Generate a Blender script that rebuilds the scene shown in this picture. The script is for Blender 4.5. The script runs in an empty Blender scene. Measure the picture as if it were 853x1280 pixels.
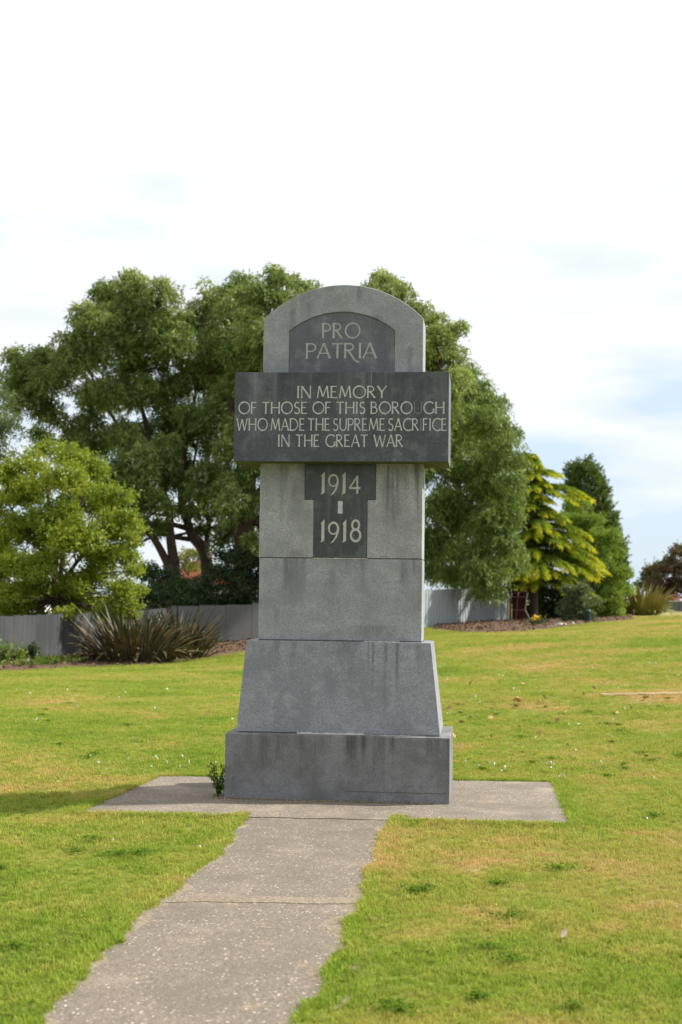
import bpy, bmesh, math, random
import numpy as np
from mathutils import Vector, Matrix

rng = np.random.default_rng(7)
random.seed(7)
SC = bpy.context.scene
COL = SC.collection
R = math.radians

# ---------------------------------------------------------------- camera
F = 1778.0                      # focal length in photo pixels (50 mm, 36 mm high frame)
PITCH, YAW, ROLL = R(3.38), R(5.9), R(0.73)
CAMROT = (Matrix.Rotation(YAW, 3, 'Z') @ Matrix.Rotation(R(90) + PITCH, 3, 'X') @ Matrix.Rotation(ROLL, 3, 'Z'))
EYE = 1.6

def raydir(px, py):
    return CAMROT @ Vector(((px - 426.5) / F, -(py - 640.0) / F, -1.0))

_d = raydir(421.5, 1005.0)
_k = -EYE / _d.z
CAM = Vector((-_d.x * _k, -_d.y * _k, EYE))

cam_data = bpy.data.cameras.new('camera')
cam_data.sensor_fit = 'VERTICAL'
cam_data.sensor_height = 36.0
cam_data.lens = 36.0 * F / 1280.0
cam_data.clip_start = 0.1
cam_data.clip_end = 3000.0
cam_data.dof.use_dof = True
cam_data.dof.focus_distance = 10.9
cam_data.dof.aperture_fstop = 3.2
cam = bpy.data.objects.new('camera', cam_data)
cam.matrix_world = Matrix.Translation(CAM) @ CAMROT.to_4x4()
COL.objects.link(cam)
SC.camera = cam

# ---------------------------------------------------------------- sky and sun
SUN_AZ_BACK = R(20)             # how far the sun stands behind the plane of the memorial's face
SUN_EL = R(41)
sun_vec = Vector((math.cos(SUN_AZ_BACK) * math.cos(SUN_EL), math.sin(SUN_AZ_BACK) * math.cos(SUN_EL), math.sin(SUN_EL)))

world = bpy.data.worlds.new('World')
SC.world = world
world.use_nodes = True
wn, wl = world.node_tree.nodes, world.node_tree.links
wn.clear()
wout = wn.new('ShaderNodeOutputWorld')
wbg = wn.new('ShaderNodeBackground')
wbg.inputs['Strength'].default_value = 0.1
sky = wn.new('ShaderNodeTexSky')
sky.sky_type = 'NISHITA'
sky.sun_disc = False
sky.sun_elevation = SUN_EL
sky.sun_rotation = math.atan2(sun_vec.x, sun_vec.y)
tc = wn.new('ShaderNodeTexCoord')
mp = wn.new('ShaderNodeMapping')
mp.inputs['Scale'].default_value = (1.0, 1.0, 3.4)
wl.new(tc.outputs['Generated'], mp.inputs['Vector'])
n1 = wn.new('ShaderNodeTexNoise')
n1.inputs['Scale'].default_value = 3.2
n1.inputs['Detail'].default_value = 6.0
n1.inputs['Roughness'].default_value = 0.55
n1.inputs['Distortion'].default_value = 0.4
wl.new(mp.outputs['Vector'], n1.inputs['Vector'])
sep = wn.new('ShaderNodeSeparateXYZ')
wl.new(tc.outputs['Generated'], sep.inputs['Vector'])
el = wn.new('ShaderNodeMapRange')            # cover closes with height above the horizon
el.inputs['From Min'].default_value = 0.0
el.inputs['From Max'].default_value = 0.40
el.inputs['To Min'].default_value = -0.12
el.inputs['To Max'].default_value = 0.33
wl.new(sep.outputs['Z'], el.inputs['Value'])
ad = wn.new('ShaderNodeMath'); ad.operation = 'ADD'
wl.new(n1.outputs['Fac'], ad.inputs[0]); wl.new(el.outputs['Result'], ad.inputs[1])
cov = wn.new('ShaderNodeMapRange')
cov.interpolation_type = 'SMOOTHSTEP'
cov.inputs['From Min'].default_value = 0.30
cov.inputs['From Max'].default_value = 0.72
cov.inputs['To Min'].default_value = 0.8
cov.inputs['To Max'].default_value = 1.0
wl.new(ad.outputs[0], cov.inputs['Value'])
n2 = wn.new('ShaderNodeTexNoise')
n2.inputs['Scale'].default_value = 6.5
n2.inputs['Detail'].default_value = 5.0
wl.new(mp.outputs['Vector'], n2.inputs['Vector'])
ad2 = wn.new('ShaderNodeMath'); ad2.operation = 'ADD'
wl.new(n2.outputs['Fac'], ad2.inputs[0]); wl.new(el.outputs['Result'], ad2.inputs[1])
cb = wn.new('ShaderNodeValToRGB')
cb.color_ramp.elements[0].position = 0.38; cb.color_ramp.elements[0].color = (0.60, 0.72, 0.85, 1)
cb.color_ramp.elements[1].position = 0.90; cb.color_ramp.elements[1].color = (1.0, 1.0, 1.0, 1)
cbm = cb.color_ramp.elements.new(0.60); cbm.color = (0.82, 0.855, 0.92, 1)
wl.new(ad2.outputs[0], cb.inputs['Fac'])
cs = wn.new('ShaderNodeVectorMath'); cs.operation = 'SCALE'
cs.inputs['Scale'].default_value = 7.5
wl.new(cb.outputs['Color'], cs.inputs[0])
mx = wn.new('ShaderNodeMix'); mx.data_type = 'RGBA'
wl.new(cov.outputs['Result'], mx.inputs['Factor'])
wl.new(sky.outputs['Color'], mx.inputs['A'])
wl.new(cs.outputs['Vector'], mx.inputs['B'])
wl.new(mx.outputs['Result'], wbg.inputs['Color'])
wl.new(wbg.outputs['Background'], wout.inputs['Surface'])

sd = bpy.data.lights.new('sun', 'SUN')
sd.energy = 5.0
sd.angle = R(2.0)
sd.color = (1.0, 0.95, 0.86)
so = bpy.data.objects.new('sun', sd)
so.rotation_euler = (-sun_vec).to_track_quat('-Z', 'Y').to_euler()
so.location = (30, 10, 40)
COL.objects.link(so)

SC.view_settings.view_transform = 'Standard'
SC.view_settings.look = 'None'
SC.view_settings.exposure = 0.68
SC.view_settings.gamma = 1.0

# ---------------------------------------------------------------- placement helpers
def P(px, py, depth):
    """world point seen at a photo pixel, at a distance along the view axis"""
    return CAM + raydir(px, py) * depth

def G(px, py, z=0.0):
    d = raydir(px, py)
    return CAM + d * ((z - CAM.z) / d.z)

def FP(px, py, y):
    d = raydir(px, py)
    p = CAM + d * ((y - CAM.y) / d.y)
    return p.x, p.z

FWD = Vector((-math.sin(YAW), math.cos(YAW), 0))
RGT = Vector((math.cos(YAW), math.sin(YAW), 0))

def H(x, y):
    """height of the lawn"""
    x = np.asarray(x, float); y = np.asarray(y, float)
    dx, dy = x - CAM.x, y - CAM.y
    d = dx * FWD.x + dy * FWD.y
    u = dx * RGT.x + dy * RGT.y
    a = u / np.maximum(d, 8.0)
    g = np.interp(a, [-0.7, -.24, -.14, -.07, 0, .064, .12, .2, .26, .7], [-.8, -.68, -.56, -.44, -.12, .14, .30, .55, .75, 1.0])
    t = np.clip((d - 14.0) / 30.0, 0, 1); t = t * t * (3 - 2 * t)
    far = np.clip((d - 120) / 200, 0, 1)
    bump = 0.05 * np.sin(x * .31 + 1.3) * np.sin(y * .23) * np.clip((d - 13) / 10, 0, 1)
    bank = 0.07 * np.exp(-((d - 21.5) / 1.2) ** 2) * np.clip((a + .02) / .08, 0, 1)
    return (g * (1 - far)) * t + bump * (1 - far) + bank

def ground(px, depth):
    """point of the lawn under a photo column at a distance"""
    p = P(px, 750, depth)
    return Vector((p.x, p.y, float(H(p.x, p.y))))

# ---------------------------------------------------------------- object helpers
def props(o, label=None, cat=None, group=None, kind=None):
    if label: o['label'] = label
    if cat: o['category'] = cat
    if group: o['group'] = group
    if kind: o['kind'] = kind
    return o

def empty(name, loc, label, cat, group=None):
    o = bpy.data.objects.new(name, None)
    o.empty_display_size = 0.2
    o.location = loc
    COL.objects.link(o)
    return props(o, label, cat, group)

def mesh_obj(name, verts, faces, mat, parent=None, smooth=False, origin=None):
    me = bpy.data.meshes.new(name)
    v = np.asarray(verts, dtype=float).reshape(-1, 3)
    if origin is not None:
        v = v - np.array(origin)
    me.from_pydata(v.tolist(), [], faces)
    mats = mat if isinstance(mat, (list, tuple)) else [mat]
    for m in mats: me.materials.append(m)
    me.update()
    if smooth:
        me.polygons.foreach_set('use_smooth', [True] * len(me.polygons))
    o = bpy.data.objects.new(name, me)
    COL.objects.link(o)
    if parent is not None: o.parent = parent
    return o

def bm_obj(name, bm, mat, parent=None, smooth=False):
    me = bpy.data.meshes.new(name)
    bm.normal_update()
    bm.to_mesh(me); bm.free()
    mats = mat if isinstance(mat, (list, tuple)) else [mat]
    for m in mats: me.materials.append(m)
    if smooth: me.polygons.foreach_set('use_smooth', [True] * len(me.polygons))
    o = bpy.data.objects.new(name, me)
    COL.objects.link(o)
    if parent is not None: o.parent = parent
    return o

def quads_obj(name, V4, mat, parent, tint, origin):
    """V4: (n,4,3) array of quads -> one mesh, with a per-face tint"""
    n = len(V4)
    me = bpy.data.meshes.new(name)
    me.vertices.add(n * 4); me.loops.add(n * 4); me.polygons.add(n)
    me.vertices.foreach_set('co', (V4.reshape(-1, 3) - np.array(origin)).astype(np.float32).ravel())
    me.loops.foreach_set('vertex_index', np.arange(n * 4, dtype=np.int32))
    me.polygons.foreach_set('loop_start', np.arange(0, n * 4, 4, dtype=np.int32))
    me.update(calc_edges=True)
    at = me.attributes.new('tint', 'FLOAT', 'FACE')
    at.data.foreach_set('value', np.clip(tint, 0, 1).astype(np.float32))
    me.materials.append(mat)
    o = bpy.data.objects.new(name, me)
    COL.objects.link(o)
    if parent is not None: o.parent = parent
    return o

def unit(v):
    return v / np.maximum(np.linalg.norm(v, axis=-1, keepdims=True), 1e-9)

def leaf_quads(C, D, L, W, fold=0.15):
    n = len(C)
    D = unit(D)
    S = unit(np.cross(D, unit(rng.normal(size=(n, 3)))))
    N = np.cross(D, S)
    L = np.broadcast_to(L, (n,))[:, None]; W = np.broadcast_to(W, (n,))[:, None]
    m = C + D * L * .42
    return np.stack([C, m + S * W / 2 + N * W * fold, C + D * L, m - S * W / 2 + N * W * fold], axis=1)

def sphere_dirs(n, zmin=-1.0):
    z = rng.uniform(zmin, 1, n); a = rng.uniform(0, 2 * math.pi, n)
    r = np.sqrt(1 - z * z)
    return np.stack([r * np.cos(a), r * np.sin(a), z], axis=1)

def tube_geo(pts, radii, sides=7, V=None, Fc=None):
    V = [] if V is None else V; Fc = [] if Fc is None else Fc
    pts = [Vector(p) for p in pts]
    b = len(V); n = len(pts)
    for i, p in enumerate(pts):
        t = (pts[min(i + 1, n - 1)] - pts[max(i - 1, 0)]).normalized()
        ref = Vector((0, 1, 0)) if abs(t.y) < .9 else Vector((1, 0, 0))
        s = t.cross(ref).normalized(); q = s.cross(t)
        for k in range(sides):
            a = 2 * math.pi * k / sides
            V.append(p + (s * math.cos(a) + q * math.sin(a)) * radii[i])
    for i in range(n - 1):
        for k in range(sides):
            k2 = (k + 1) % sides
            Fc.append((b + i * sides + k, b + i * sides + k2, b + (i + 1) * sides + k2, b + (i + 1) * sides + k))
    Fc.append(tuple(b + k for k in range(sides))[::-1])
    Fc.append(tuple(b + (n - 1) * sides + k for k in range(sides)))
    return V, Fc

def smooth_path(pts, m=5):
    """Catmull-Rom through points"""
    pts = [Vector(p) for p in pts]
    out = []
    for i in range(len(pts) - 1):
        p0 = pts[max(i - 1, 0)]; p1 = pts[i]; p2 = pts[i + 1]; p3 = pts[min(i + 2, len(pts) - 1)]
        for j in range(m):
            t = j / m
            out.append(.5 * ((2 * p1) + (p2 - p0) * t + (2 * p0 - 5 * p1 + 4 * p2 - p3) * t * t + (3 * p1 - p0 - 3 * p2 + p3) * t ** 3))
    out.append(pts[-1])
    return out

# ---------------------------------------------------------------- materials
class NT:
    def __init__(s, name):
        s.m = bpy.data.materials.new(name); s.m.use_nodes = True
        s.t = s.m.node_tree; s.t.nodes.clear()
        s.out = s.t.nodes.new('ShaderNodeOutputMaterial')
    def n(s, typ, ins=None, **kw):
        nd = s.t.nodes.new(typ)
        for k, v in kw.items(): setattr(nd, k, v)
        for k, v in (ins or {}).items():
            if hasattr(v, 'is_output'): s.t.links.new(v, nd.inputs[k])
            else: nd.inputs[k].default_value = v
        return nd
    def noise(s, vec, scale, detail=4, rough=.55, dist=0.0):
        return s.n('ShaderNodeTexNoise', {'Vector': vec, 'Scale': scale, 'Detail': detail, 'Roughness': rough, 'Distortion': dist}).outputs['Fac']
    def map(s, v, a, b, c=0.0, d=1.0, smooth=False):
        return s.n('ShaderNodeMapRange', {'Value': v, 'From Min': a, 'From Max': b, 'To Min': c, 'To Max': d},
                   interpolation_type='SMOOTHSTEP' if smooth else 'LINEAR').outputs['Result']
    def mix(s, f, a, b, mode='MIX'):
        nd = s.t.nodes.new('ShaderNodeMix'); nd.data_type = 'RGBA'; nd.blend_type = mode
        for k, v in (('Factor', f), ('A', a), ('B', b)):
            if hasattr(v, 'is_output'): s.t.links.new(v, nd.inputs[k])
            elif k == 'Factor': nd.inputs[k].default_value = v
            else: nd.inputs[k].default_value = (*v, 1) if len(v) == 3 else v
        return nd.outputs['Result']
    def math(s, op, a, b=0.0):
        return s.n('ShaderNodeMath', {0: a, 1: b}, operation=op).outputs[0]
    def mapping(s, vec, scale=(1, 1, 1), rot=(0, 0, 0), loc=(0, 0, 0)):
        return s.n('ShaderNodeMapping', {'Vector': vec, 'Scale': scale, 'Rotation': rot, 'Location': loc}).outputs['Vector']
    def obj(s): return s.n('ShaderNodeTexCoord').outputs['Object']
    def pos(s): return s.n('ShaderNodeNewGeometry').outputs['Position']
    def bump(s, h, strength=.3, dist=.01):
        return s.n('ShaderNodeBump', {'Height': h, 'Strength': strength, 'Distance': dist}).outputs['Normal']
    def principled(s, color, rough=.8, normal=None, spec=.3, metal=0.0):
        ins = {'Base Color': color if hasattr(color, 'is_output') else (*color, 1), 'Roughness': rough, 'Specular IOR Level': spec, 'Metallic': metal}
        if normal is not None: ins['Normal'] = normal
        p = s.n('ShaderNodeBsdfPrincipled', ins)
        s.t.links.new(p.outputs[0], s.out.inputs['Surface'])
        return s.m

def stone(name, base, dark, speck=.5, streak=.5, rough=.7, pale=(.34, .34, .325), palestreak=0.0, ztop=None, zdrop=.5, seed=0.0, blotch=.4, marks=()):
    """granite: fine speckle, blotches, rain streaks running down from the top edge ztop"""
    kk = (1.13, 1.15, 1.23)
    base = tuple(b * k for b, k in zip(base, kk)); dark = tuple(b * k for b, k in zip(dark, kk)); pale = tuple(b * k for b, k in zip(pale, kk))
    t = NT(name)
    p = t.mapping(t.pos(), loc=(seed, seed * .7, seed * .3))
    fine = t.noise(p, 160, 2, .7)
    fine2 = t.noise(p, 75, 2, .6)
    c = t.mix(t.map(fine, .36, .64, 0, 1), tuple(b * (1 - speck * .6) for b in base), tuple(min(1, b * (1 + speck * .55)) for b in base))
    c = t.mix(t.map(fine2, .56, .70, 0, speck), c, tuple(b * .5 for b in base))
    c = t.mix(t.map(fine2, .40, .30, 0, speck * .8), c, pale)
    bl = t.noise(p, 3.5, 4, .6)
    c = t.mix(t.map(bl, .40, .64, 0, blotch * 1.25, True), c, dark)
    bl2 = t.noise(t.mapping(p, loc=(7, 3, 1)), 9, 4, .65)
    c = t.mix(t.map(bl2, .48, .7, 0, .32, True), c, pale)
    st = t.noise(t.mapping(p, scale=(7.5, 7.5, .45)), 1.0, 5, .68)
    stm = t.map(t.noise(t.mapping(p, loc=(3, 8, 2), scale=(1, 1, .4)), 2.6, 2, .5), .44, .60, .12, 1.25, True)
    st = t.math('ADD', t.math('MULTIPLY', t.math('SUBTRACT', st, .44), stm), .44)
    if ztop is not None:
        z = t.n('ShaderNodeSeparateXYZ', {0: t.pos()}).outputs['Z']
        fall = t.map(z, ztop - zdrop, ztop, .12, 1.0, True)
        sm = t.math('MULTIPLY', t.map(st, .46, .66, 0, streak, True), fall)
    else:
        sm = t.map(st, .48, .7, 0, streak, True)
    c = t.mix(sm, c, tuple(d * .55 for d in dark))
    if palestreak:
        st2 = t.noise(t.mapping(p, scale=(13, 13, .5), loc=(5, 2, 0)), 1.0, 3, .6)
        c = t.mix(t.map(st2, .52, .72, 0, palestreak, True), c, pale)
    # individual rain marks: x, top, length, half width, strength (negative = pale)
    if marks:
        sp_ = t.n('ShaderNodeSeparateXYZ', {0: t.pos()})
        wob = t.noise(t.mapping(p, scale=(9, 9, 2.2)), 1.0, 4, .7)
        fr = t.noise(t.mapping(p, scale=(38, 38, 2.5)), 1.0, 4, .7)
        for mx_, mz, ml, mw, ms in marks:
            dx_ = t.math('ABSOLUTE', t.math('ADD', t.math('SUBTRACT', sp_.outputs['X'], mx_), t.math('MULTIPLY', t.math('SUBTRACT', wob, .5), mw * 1.6)))
            fx = t.map(dx_, mw, mw * .1, 0, 1, True)
            fz = t.math('MULTIPLY', t.map(sp_.outputs['Z'], mz - ml, mz - ml * .25, 0, 1, True), t.map(sp_.outputs['Z'], mz + .02, mz, 0, 1))
            f = t.math('MULTIPLY', t.math('MULTIPLY', fx, fz), t.map(fr, .34, .58, .15, 1))
            c = t.mix(t.math('MULTIPLY', f, abs(ms)), c, tuple(d * .40 for d in dark) if ms > 0 else pale)
    h = t.math('ADD', t.math('MULTIPLY', fine, .5), t.math('MULTIPLY', fine2, .5))
    ro = t.map(bl, .3, .7, rough - .1, rough + .1)
    return t.principled(c, ro, t.bump(h, .25, .002), .35)

M = {}
M['granite_top'] = stone('weathered_granite', (.228, .242, .242), (.145, .153, .153), .55, .35, .75, ztop=4.02, zdrop=.5, seed=1.1, marks=((-0.108, 3.8, 0.35, 0.12, 0.55), (0.238, 3.84, 0.3, 0.14, 0.5), (-0.441, 3.9, 0.6, 0.05, 0.35), (0.515, 3.6, 0.5, 0.04, 0.4), (0.114, 4.1, 0.2, 0.05, 0.5), (-0.318, 3.95, 0.3, 0.06, 0.4)))
M['granite_upper'] = stone('granite_upper', (.278, .278, .268), (.155, .157, .152), .62, .75, .75, ztop=2.62, zdrop=.55, seed=2.3, marks=((0.398, 2.64, 0.68, 0.06, 0.75), (0.497, 2.64, 0.35, 0.03, 0.5), (0.349, 2.64, 0.7, 0.025, 0.8), (0.583, 2.64, 0.5, 0.03, 0.5), (-0.503, 2.64, 0.25, 0.06, 0.4), (-0.318, 2.64, 0.4, 0.03, 0.35), (-0.38, 1.95, 0.1, 0.1, 0.35)))
M['granite_shaft'] = stone('granite_shaft', (.245, .247, .245), (.16, .162, .156), .65, .5, .75, ztop=1.90, zdrop=.5, seed=3.7, marks=((-0.454, 1.9, 0.4, 0.05, 0.6), (0.485, 1.9, 0.35, 0.05, 0.6), (0.559, 1.9, 0.2, 0.03, 0.5), (0.052, 1.9, 0.15, 0.25, 0.35), (0.207, 1.36, 0.12, 0.25, 0.4), (-0.534, 1.5, 0.3, 0.05, 0.3)))
M['granite_taper'] = stone('granite_taper', (.198, .204, .211), (.13, .135, .14), .62, .5, .75, ztop=1.27, zdrop=.7, seed=4.9, marks=((0.25, 1.27, 0.5, 0.018, 0.65), (0.349, 1.27, 0.6, 0.02, 0.7), (0.441, 1.27, 0.62, 0.025, 0.65), (0.213, 1.27, 0.35, 0.015, 0.6), (-0.38, 1.27, 0.35, 0.06, 0.3), (0.608, 1.27, 0.3, 0.05, 0.35)))
M['granite_base'] = stone('granite_base', (.155, .155, .154), (.095, .095, .086), .6, .6, .8, pale=(.22, .22, .205), ztop=.56, zdrop=.5, seed=6.1, marks=((0.09, 0.55, 0.33, 0.07, 0.8), (0.188, 0.55, 0.25, 0.04, 0.7), (0.299, 0.55, 0.36, 0.05, 0.7), (0.423, 0.55, 0.2, 0.05, 0.6), (-0.441, 0.55, 0.4, 0.08, 0.4), (0.701, 0.55, 0.25, 0.06, 0.5), (-0.688, 0.55, 0.3, 0.05, 0.35)), blotch=.55)
M['dark_granite'] = stone('dark_granite', (.048, .056, .063), (.034, .036, .038), .5, .4, .42, pale=(.17, .175, .175), palestreak=.35, ztop=3.35, zdrop=.6, seed=7.7, marks=((0.052, 3.36, 0.62, 0.09, -0.35), (0.151, 3.36, 0.66, 0.03, -0.4), (-0.034, 3.36, 0.5, 0.03, -0.35), (0.509, 3.3, 0.5, 0.05, -0.3), (-0.701, 3.36, 0.75, 0.1, -0.38), (0.781, 3.36, 0.6, 0.08, -0.22), (0.219, 3.36, 0.2, 0.006, -0.9), (-0.441, 3.36, 0.3, 0.12, 0.6), (0.361, 3.36, 0.3, 0.12, 0.5), (-0.194, 3.36, 0.2, 0.12, 0.5)))
M['dark_granite_tablet'] = stone('dark_granite_tablet', (.083, .090, .100), (.062, .066, .072), .35, .2, .5, pale=(.22, .22, .225), palestreak=.15, seed=9.7)
M['dark_granite_inlay'] = stone('dark_granite_inlay', (.040, .044, .047), (.027, .028, .029), .5, .4, .42, pale=(.14, .145, .145), palestreak=.3, seed=11.7, marks=((-0.133, 2.64, 0.5, 0.03, -0.3), (0.114, 2.4, 0.5, 0.03, -0.25), (0.176, 2.2, 0.4, 0.02, 0.6), (-0.009, 2.2, 0.3, 0.03, 0.6)))

def simple(name, col, rough=.8, var=.25, scale=8, spec=.3, bump=0.0, bscale=40, metal=0.0, stretch=(1, 1, 1)):
    t = NT(name)
    p = t.mapping(t.obj(), scale=stretch)
    n = t.noise(p, scale, 5, .6)
    c = t.mix(t.map(n, .3, .7), tuple(x * (1 - var) for x in col), tuple(min(1, x * (1 + var)) for x in col))
    nm = t.bump(t.noise(p, bscale, 3), bump, .01) if bump else None
    return t.principled(c, rough, nm, spec, metal)

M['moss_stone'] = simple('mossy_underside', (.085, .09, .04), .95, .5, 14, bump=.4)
M['mortar'] = simple('pale_mortar', (.55, .54, .50), .9, .3, 40, bump=.5, bscale=80)
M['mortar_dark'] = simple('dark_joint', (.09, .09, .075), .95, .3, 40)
M['paint'] = simple('letter_paint', (.44, .45, .44), .7, .14, 30)
M['paint_dim'] = simple('letter_paint_weathered', (.33, .34, .34), .7, .2, 30)
M['paint_faded'] = simple('letter_paint_faded', (.145, .15, .153), .7, .2, 30)
M['date_paint'] = simple('date_paint', (.41, .408, .37), .7, .12, 30)
M['bark_gum'] = simple('gum_bark', (.075, .050, .037), .85, .5, 2.2, bump=.5, bscale=9, stretch=(1, 1, .35))
M['bark_dark'] = simple('dark_bark', (.09, .065, .045), .9, .4, 3, bump=.5, bscale=10, stretch=(1, 1, .3))
M['rock'] = simple('pale_rock', (.42, .39, .34), .9, .3, 5, bump=.5)
M['bin_green'] = simple('dark_green_plastic', (.012, .03, .024), .45, .2, 6)
M['red_board'] = simple('dark_red_board', (.11, .022, .018), .8, .3, 5)
M['frame_pale'] = simple('pale_frame', (.22, .18, .165), .7, .15, 5)
M['wall_white'] = simple('house_wall', (.62, .60, .57), .8, .06, 3)
M['roof_grey'] = simple('grey_roof', (.38, .38, .38), .6, .1, 4)
M['roof_red'] = simple('red_roof', (.55, .17, .12), .6, .15, 4)
M['glass'] = simple('window_glass', (.05, .06, .07), .15, .1, 3, spec=.6)
M['wall_grey'] = simple('grey_low_wall', (.115, .125, .12), .85, .15, 2.5, bump=.3)
M['cap_pale'] = simple('pale_cap', (.36, .37, .37), .8, .1, 4)
M['kerb'] = simple('pale_edging', (.45, .43, .38), .85, .12, 6)
M['petal_white'] = simple('white_petals', (.62, .74, .68), .8, .1, 6)
M['petal_yellow'] = simple('yellow_petals', (.80, .50, .03), .7, .2, 6)
M['petal_red'] = simple('red_orange_flowers', (.40, .13, .05), .7, .4, 6)
M['pink_leaf'] = simple('fallen_leaf_pink', (.85, .60, .50), .6, .2, 20)
M['dead_leaf'] = simple('fallen_leaf_brown', (.36, .20, .10), .8, .4, 9)
M['stalk'] = simple('dead_stalk', (.10, .06, .04), .8, .3, 9)

def fence_mat(name, col, var=.2):
    t = NT(name)
    rnd = t.n('ShaderNodeObjectInfo').outputs['Random']
    o = t.obj()
    n = t.noise(t.mapping(o, scale=(6, 6, .7)), 1.0, 5, .65)
    n3 = t.noise(t.mapping(t.pos(), scale=(1, 1, .8)), 1.3, 4, .6)
    c = t.mix(t.map(n, .3, .7), tuple(x * (1 - var) for x in col), tuple(x * (1 + var) for x in col))
    c = t.mix(t.map(rnd, 0, 1, 0, .7), c, tuple(x * .5 for x in col))
    c = t.mix(t.map(n3, .5, .75, 0, .45), c, (.10, .095, .08))
    return t.principled(c, .75, t.bump(n, .3, .004), .3)
M['fence_wood'] = fence_mat('weathered_fence_board', (.052, .057, .062), .45)
M['fence_pale'] = fence_mat('pale_grey_panel', (.135, .138, .145), .15)
def steel_fence():
    t = NT('blue_grey_steel')
    n = t.noise(t.mapping(t.pos(), scale=(1, 1, .5)), 1.5, 4)
    c = t.mix(t.map(n, .3, .7), (.27, .305, .325), (.34, .375, .40))
    return t.principled(c, .5, None, .4)
M['fence_steel'] = steel_fence()

def leaf_mat(name, dark, mid, light, trans=.32, gloss=.025):
    t = NT(name)
    a = t.n('ShaderNodeAttribute', attribute_name='tint', attribute_type='GEOMETRY').outputs['Fac']
    rp = t.n('ShaderNodeValToRGB', {'Fac': a})
    e = rp.color_ramp.elements
    e[0].position = 0; e[0].color = (*dark, 1)
    e[1].position = 1; e[1].color = (*light, 1)
    m = e.new(.5); m.color = (*mid, 1)
    c = rp.outputs['Color']
    d = t.n('ShaderNodeBsdfDiffuse', {'Color': c, 'Roughness': .5})
    tr = t.n('ShaderNodeBsdfTranslucent', {'Color': t.mix(.5, c, (.25, .33, .03))})
    gl = t.n('ShaderNodeBsdfGlossy', {'Color': (.8, .85, .8, 1), 'Roughness': .45})
    s1 = t.n('ShaderNodeMixShader', {0: trans, 1: d.outputs[0], 2: tr.outputs[0]})
    s2 = t.n('ShaderNodeMixShader', {0: gloss, 1: s1.outputs[0], 2: gl.outputs[0]})
    t.t.links.new(s2.outputs[0], t.out.inputs['Surface'])
    return t.m
M['leaf_gum'] = leaf_mat('gum_leaf', (.036, .066, .020), (.160, .228, .062), (.52, .57, .20), .38)
M['leaf_gum_deep'] = leaf_mat('gum_leaf_weeping', (.040, .072, .018), (.120, .190, .040), (.38, .45, .13), .34)
M['leaf_gold'] = leaf_mat('golden_broadleaf', (.08, .13, .012), (.21, .28, .024), (.44, .46, .045), .42)
M['leaf_cypress'] = leaf_mat('golden_cypress', (.022, .052, .010), (.16, .27, .014), (.80, .74, .022), .34)
M['leaf_fir'] = leaf_mat('dark_conifer', (.020, .042, .016), (.070, .12, .03), (.20, .27, .06), .25)
M['leaf_hedge'] = leaf_mat('bush_leaf', (.05, .10, .014), (.17, .27, .030), (.33, .42, .06), .38)
M['leaf_shrub'] = leaf_mat('dark_shrub_leaf', (.012, .026, .012), (.040, .07, .03), (.10, .15, .065), .2)
M['leaf_grey'] = leaf_mat('grey_green_leaf', (.05, .075, .04), (.10, .14, .07), (.18, .22, .11), .3)
M['leaf_purple'] = leaf_mat('purple_leaf', (.022, .014, .016), (.060, .030, .032), (.19, .075, .055), .25)
M['leaf_yellowbush'] = leaf_mat('yellowish_bush', (.12, .13, .03), (.24, .24, .06), (.36, .33, .1), .35)
M['leaf_weed'] = leaf_mat('weed_leaf', (.04, .08, .015), (.09, .16, .02), (.2, .28, .05), .35)

M['turf_weed'] = leaf_mat('turf_weed', (.08, .15, .02), (.14, .24, .03), (.24, .34, .06), .3, .0)

def flax_mat(name, c1, c2, edge):
    t = NT(name)
    o = t.obj()
    sx = t.n('ShaderNodeSeparateXYZ', {0: o})
    rnd = t.n('ShaderNodeObjectInfo').outputs['Random']
    e = t.map(t.math('ABSOLUTE', sx.outputs['X']), .018, .030, 0, 1)
    c = t.mix(rnd, c1, c2)
    c = t.mix(e, c, edge)
    n = t.noise(t.mapping(o, scale=(3, 3, 1)), 3, 3)
    c = t.mix(t.map(t.math('ADD', n, t.math('MULTIPLY', rnd, .3)), .72, .85, 0, .8), c, (.34, .20, .07))
    return t.principled(c, .55, None, .25)
M['flax_bronze'] = flax_mat('bronze_flax', (.016, .030, .016), (.050, .072, .032), (.14, .105, .05))
M['flax_green'] = flax_mat('olive_flax', (.10, .12, .02), (.22, .22, .04), (.34, .30, .08))

# ---- lawn colour, shared by the ground sheet and by the blades that stand on it
def lawn_colour(t, lift=1.0):
    p = t.pos()
    g1 = t.noise(p, .30, 5, .6, .6)
    g2 = t.noise(t.mapping(p, loc=(13, 4, 0)), 1.9, 4, .6, .3)
    g3 = t.noise(t.mapping(p, loc=(3, 44, 0)), 7.0, 3, .6)
    m = t.math('ADD', t.math('MULTIPLY', g1, .55), t.math('MULTIPLY', g2, .30))
    m = t.math('ADD', m, t.math('MULTIPLY', g3, .15))
    # the lawn is drier on the right-hand side of the path and far off
    sx = t.n('ShaderNodeSeparateXYZ', {0: p})
    dry = t.map(sx.outputs['X'], .4, 2.6, 0, .045, True)
    m = t.math('ADD', m, dry)
    rp = t.n('ShaderNodeValToRGB', {'Fac': m})
    e = rp.color_ramp.elements
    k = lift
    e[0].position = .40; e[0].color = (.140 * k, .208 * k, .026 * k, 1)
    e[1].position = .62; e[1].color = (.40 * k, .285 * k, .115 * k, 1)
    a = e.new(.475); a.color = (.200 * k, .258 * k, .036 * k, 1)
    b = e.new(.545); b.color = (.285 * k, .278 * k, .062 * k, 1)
    return rp.outputs['Color'], g3

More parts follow.
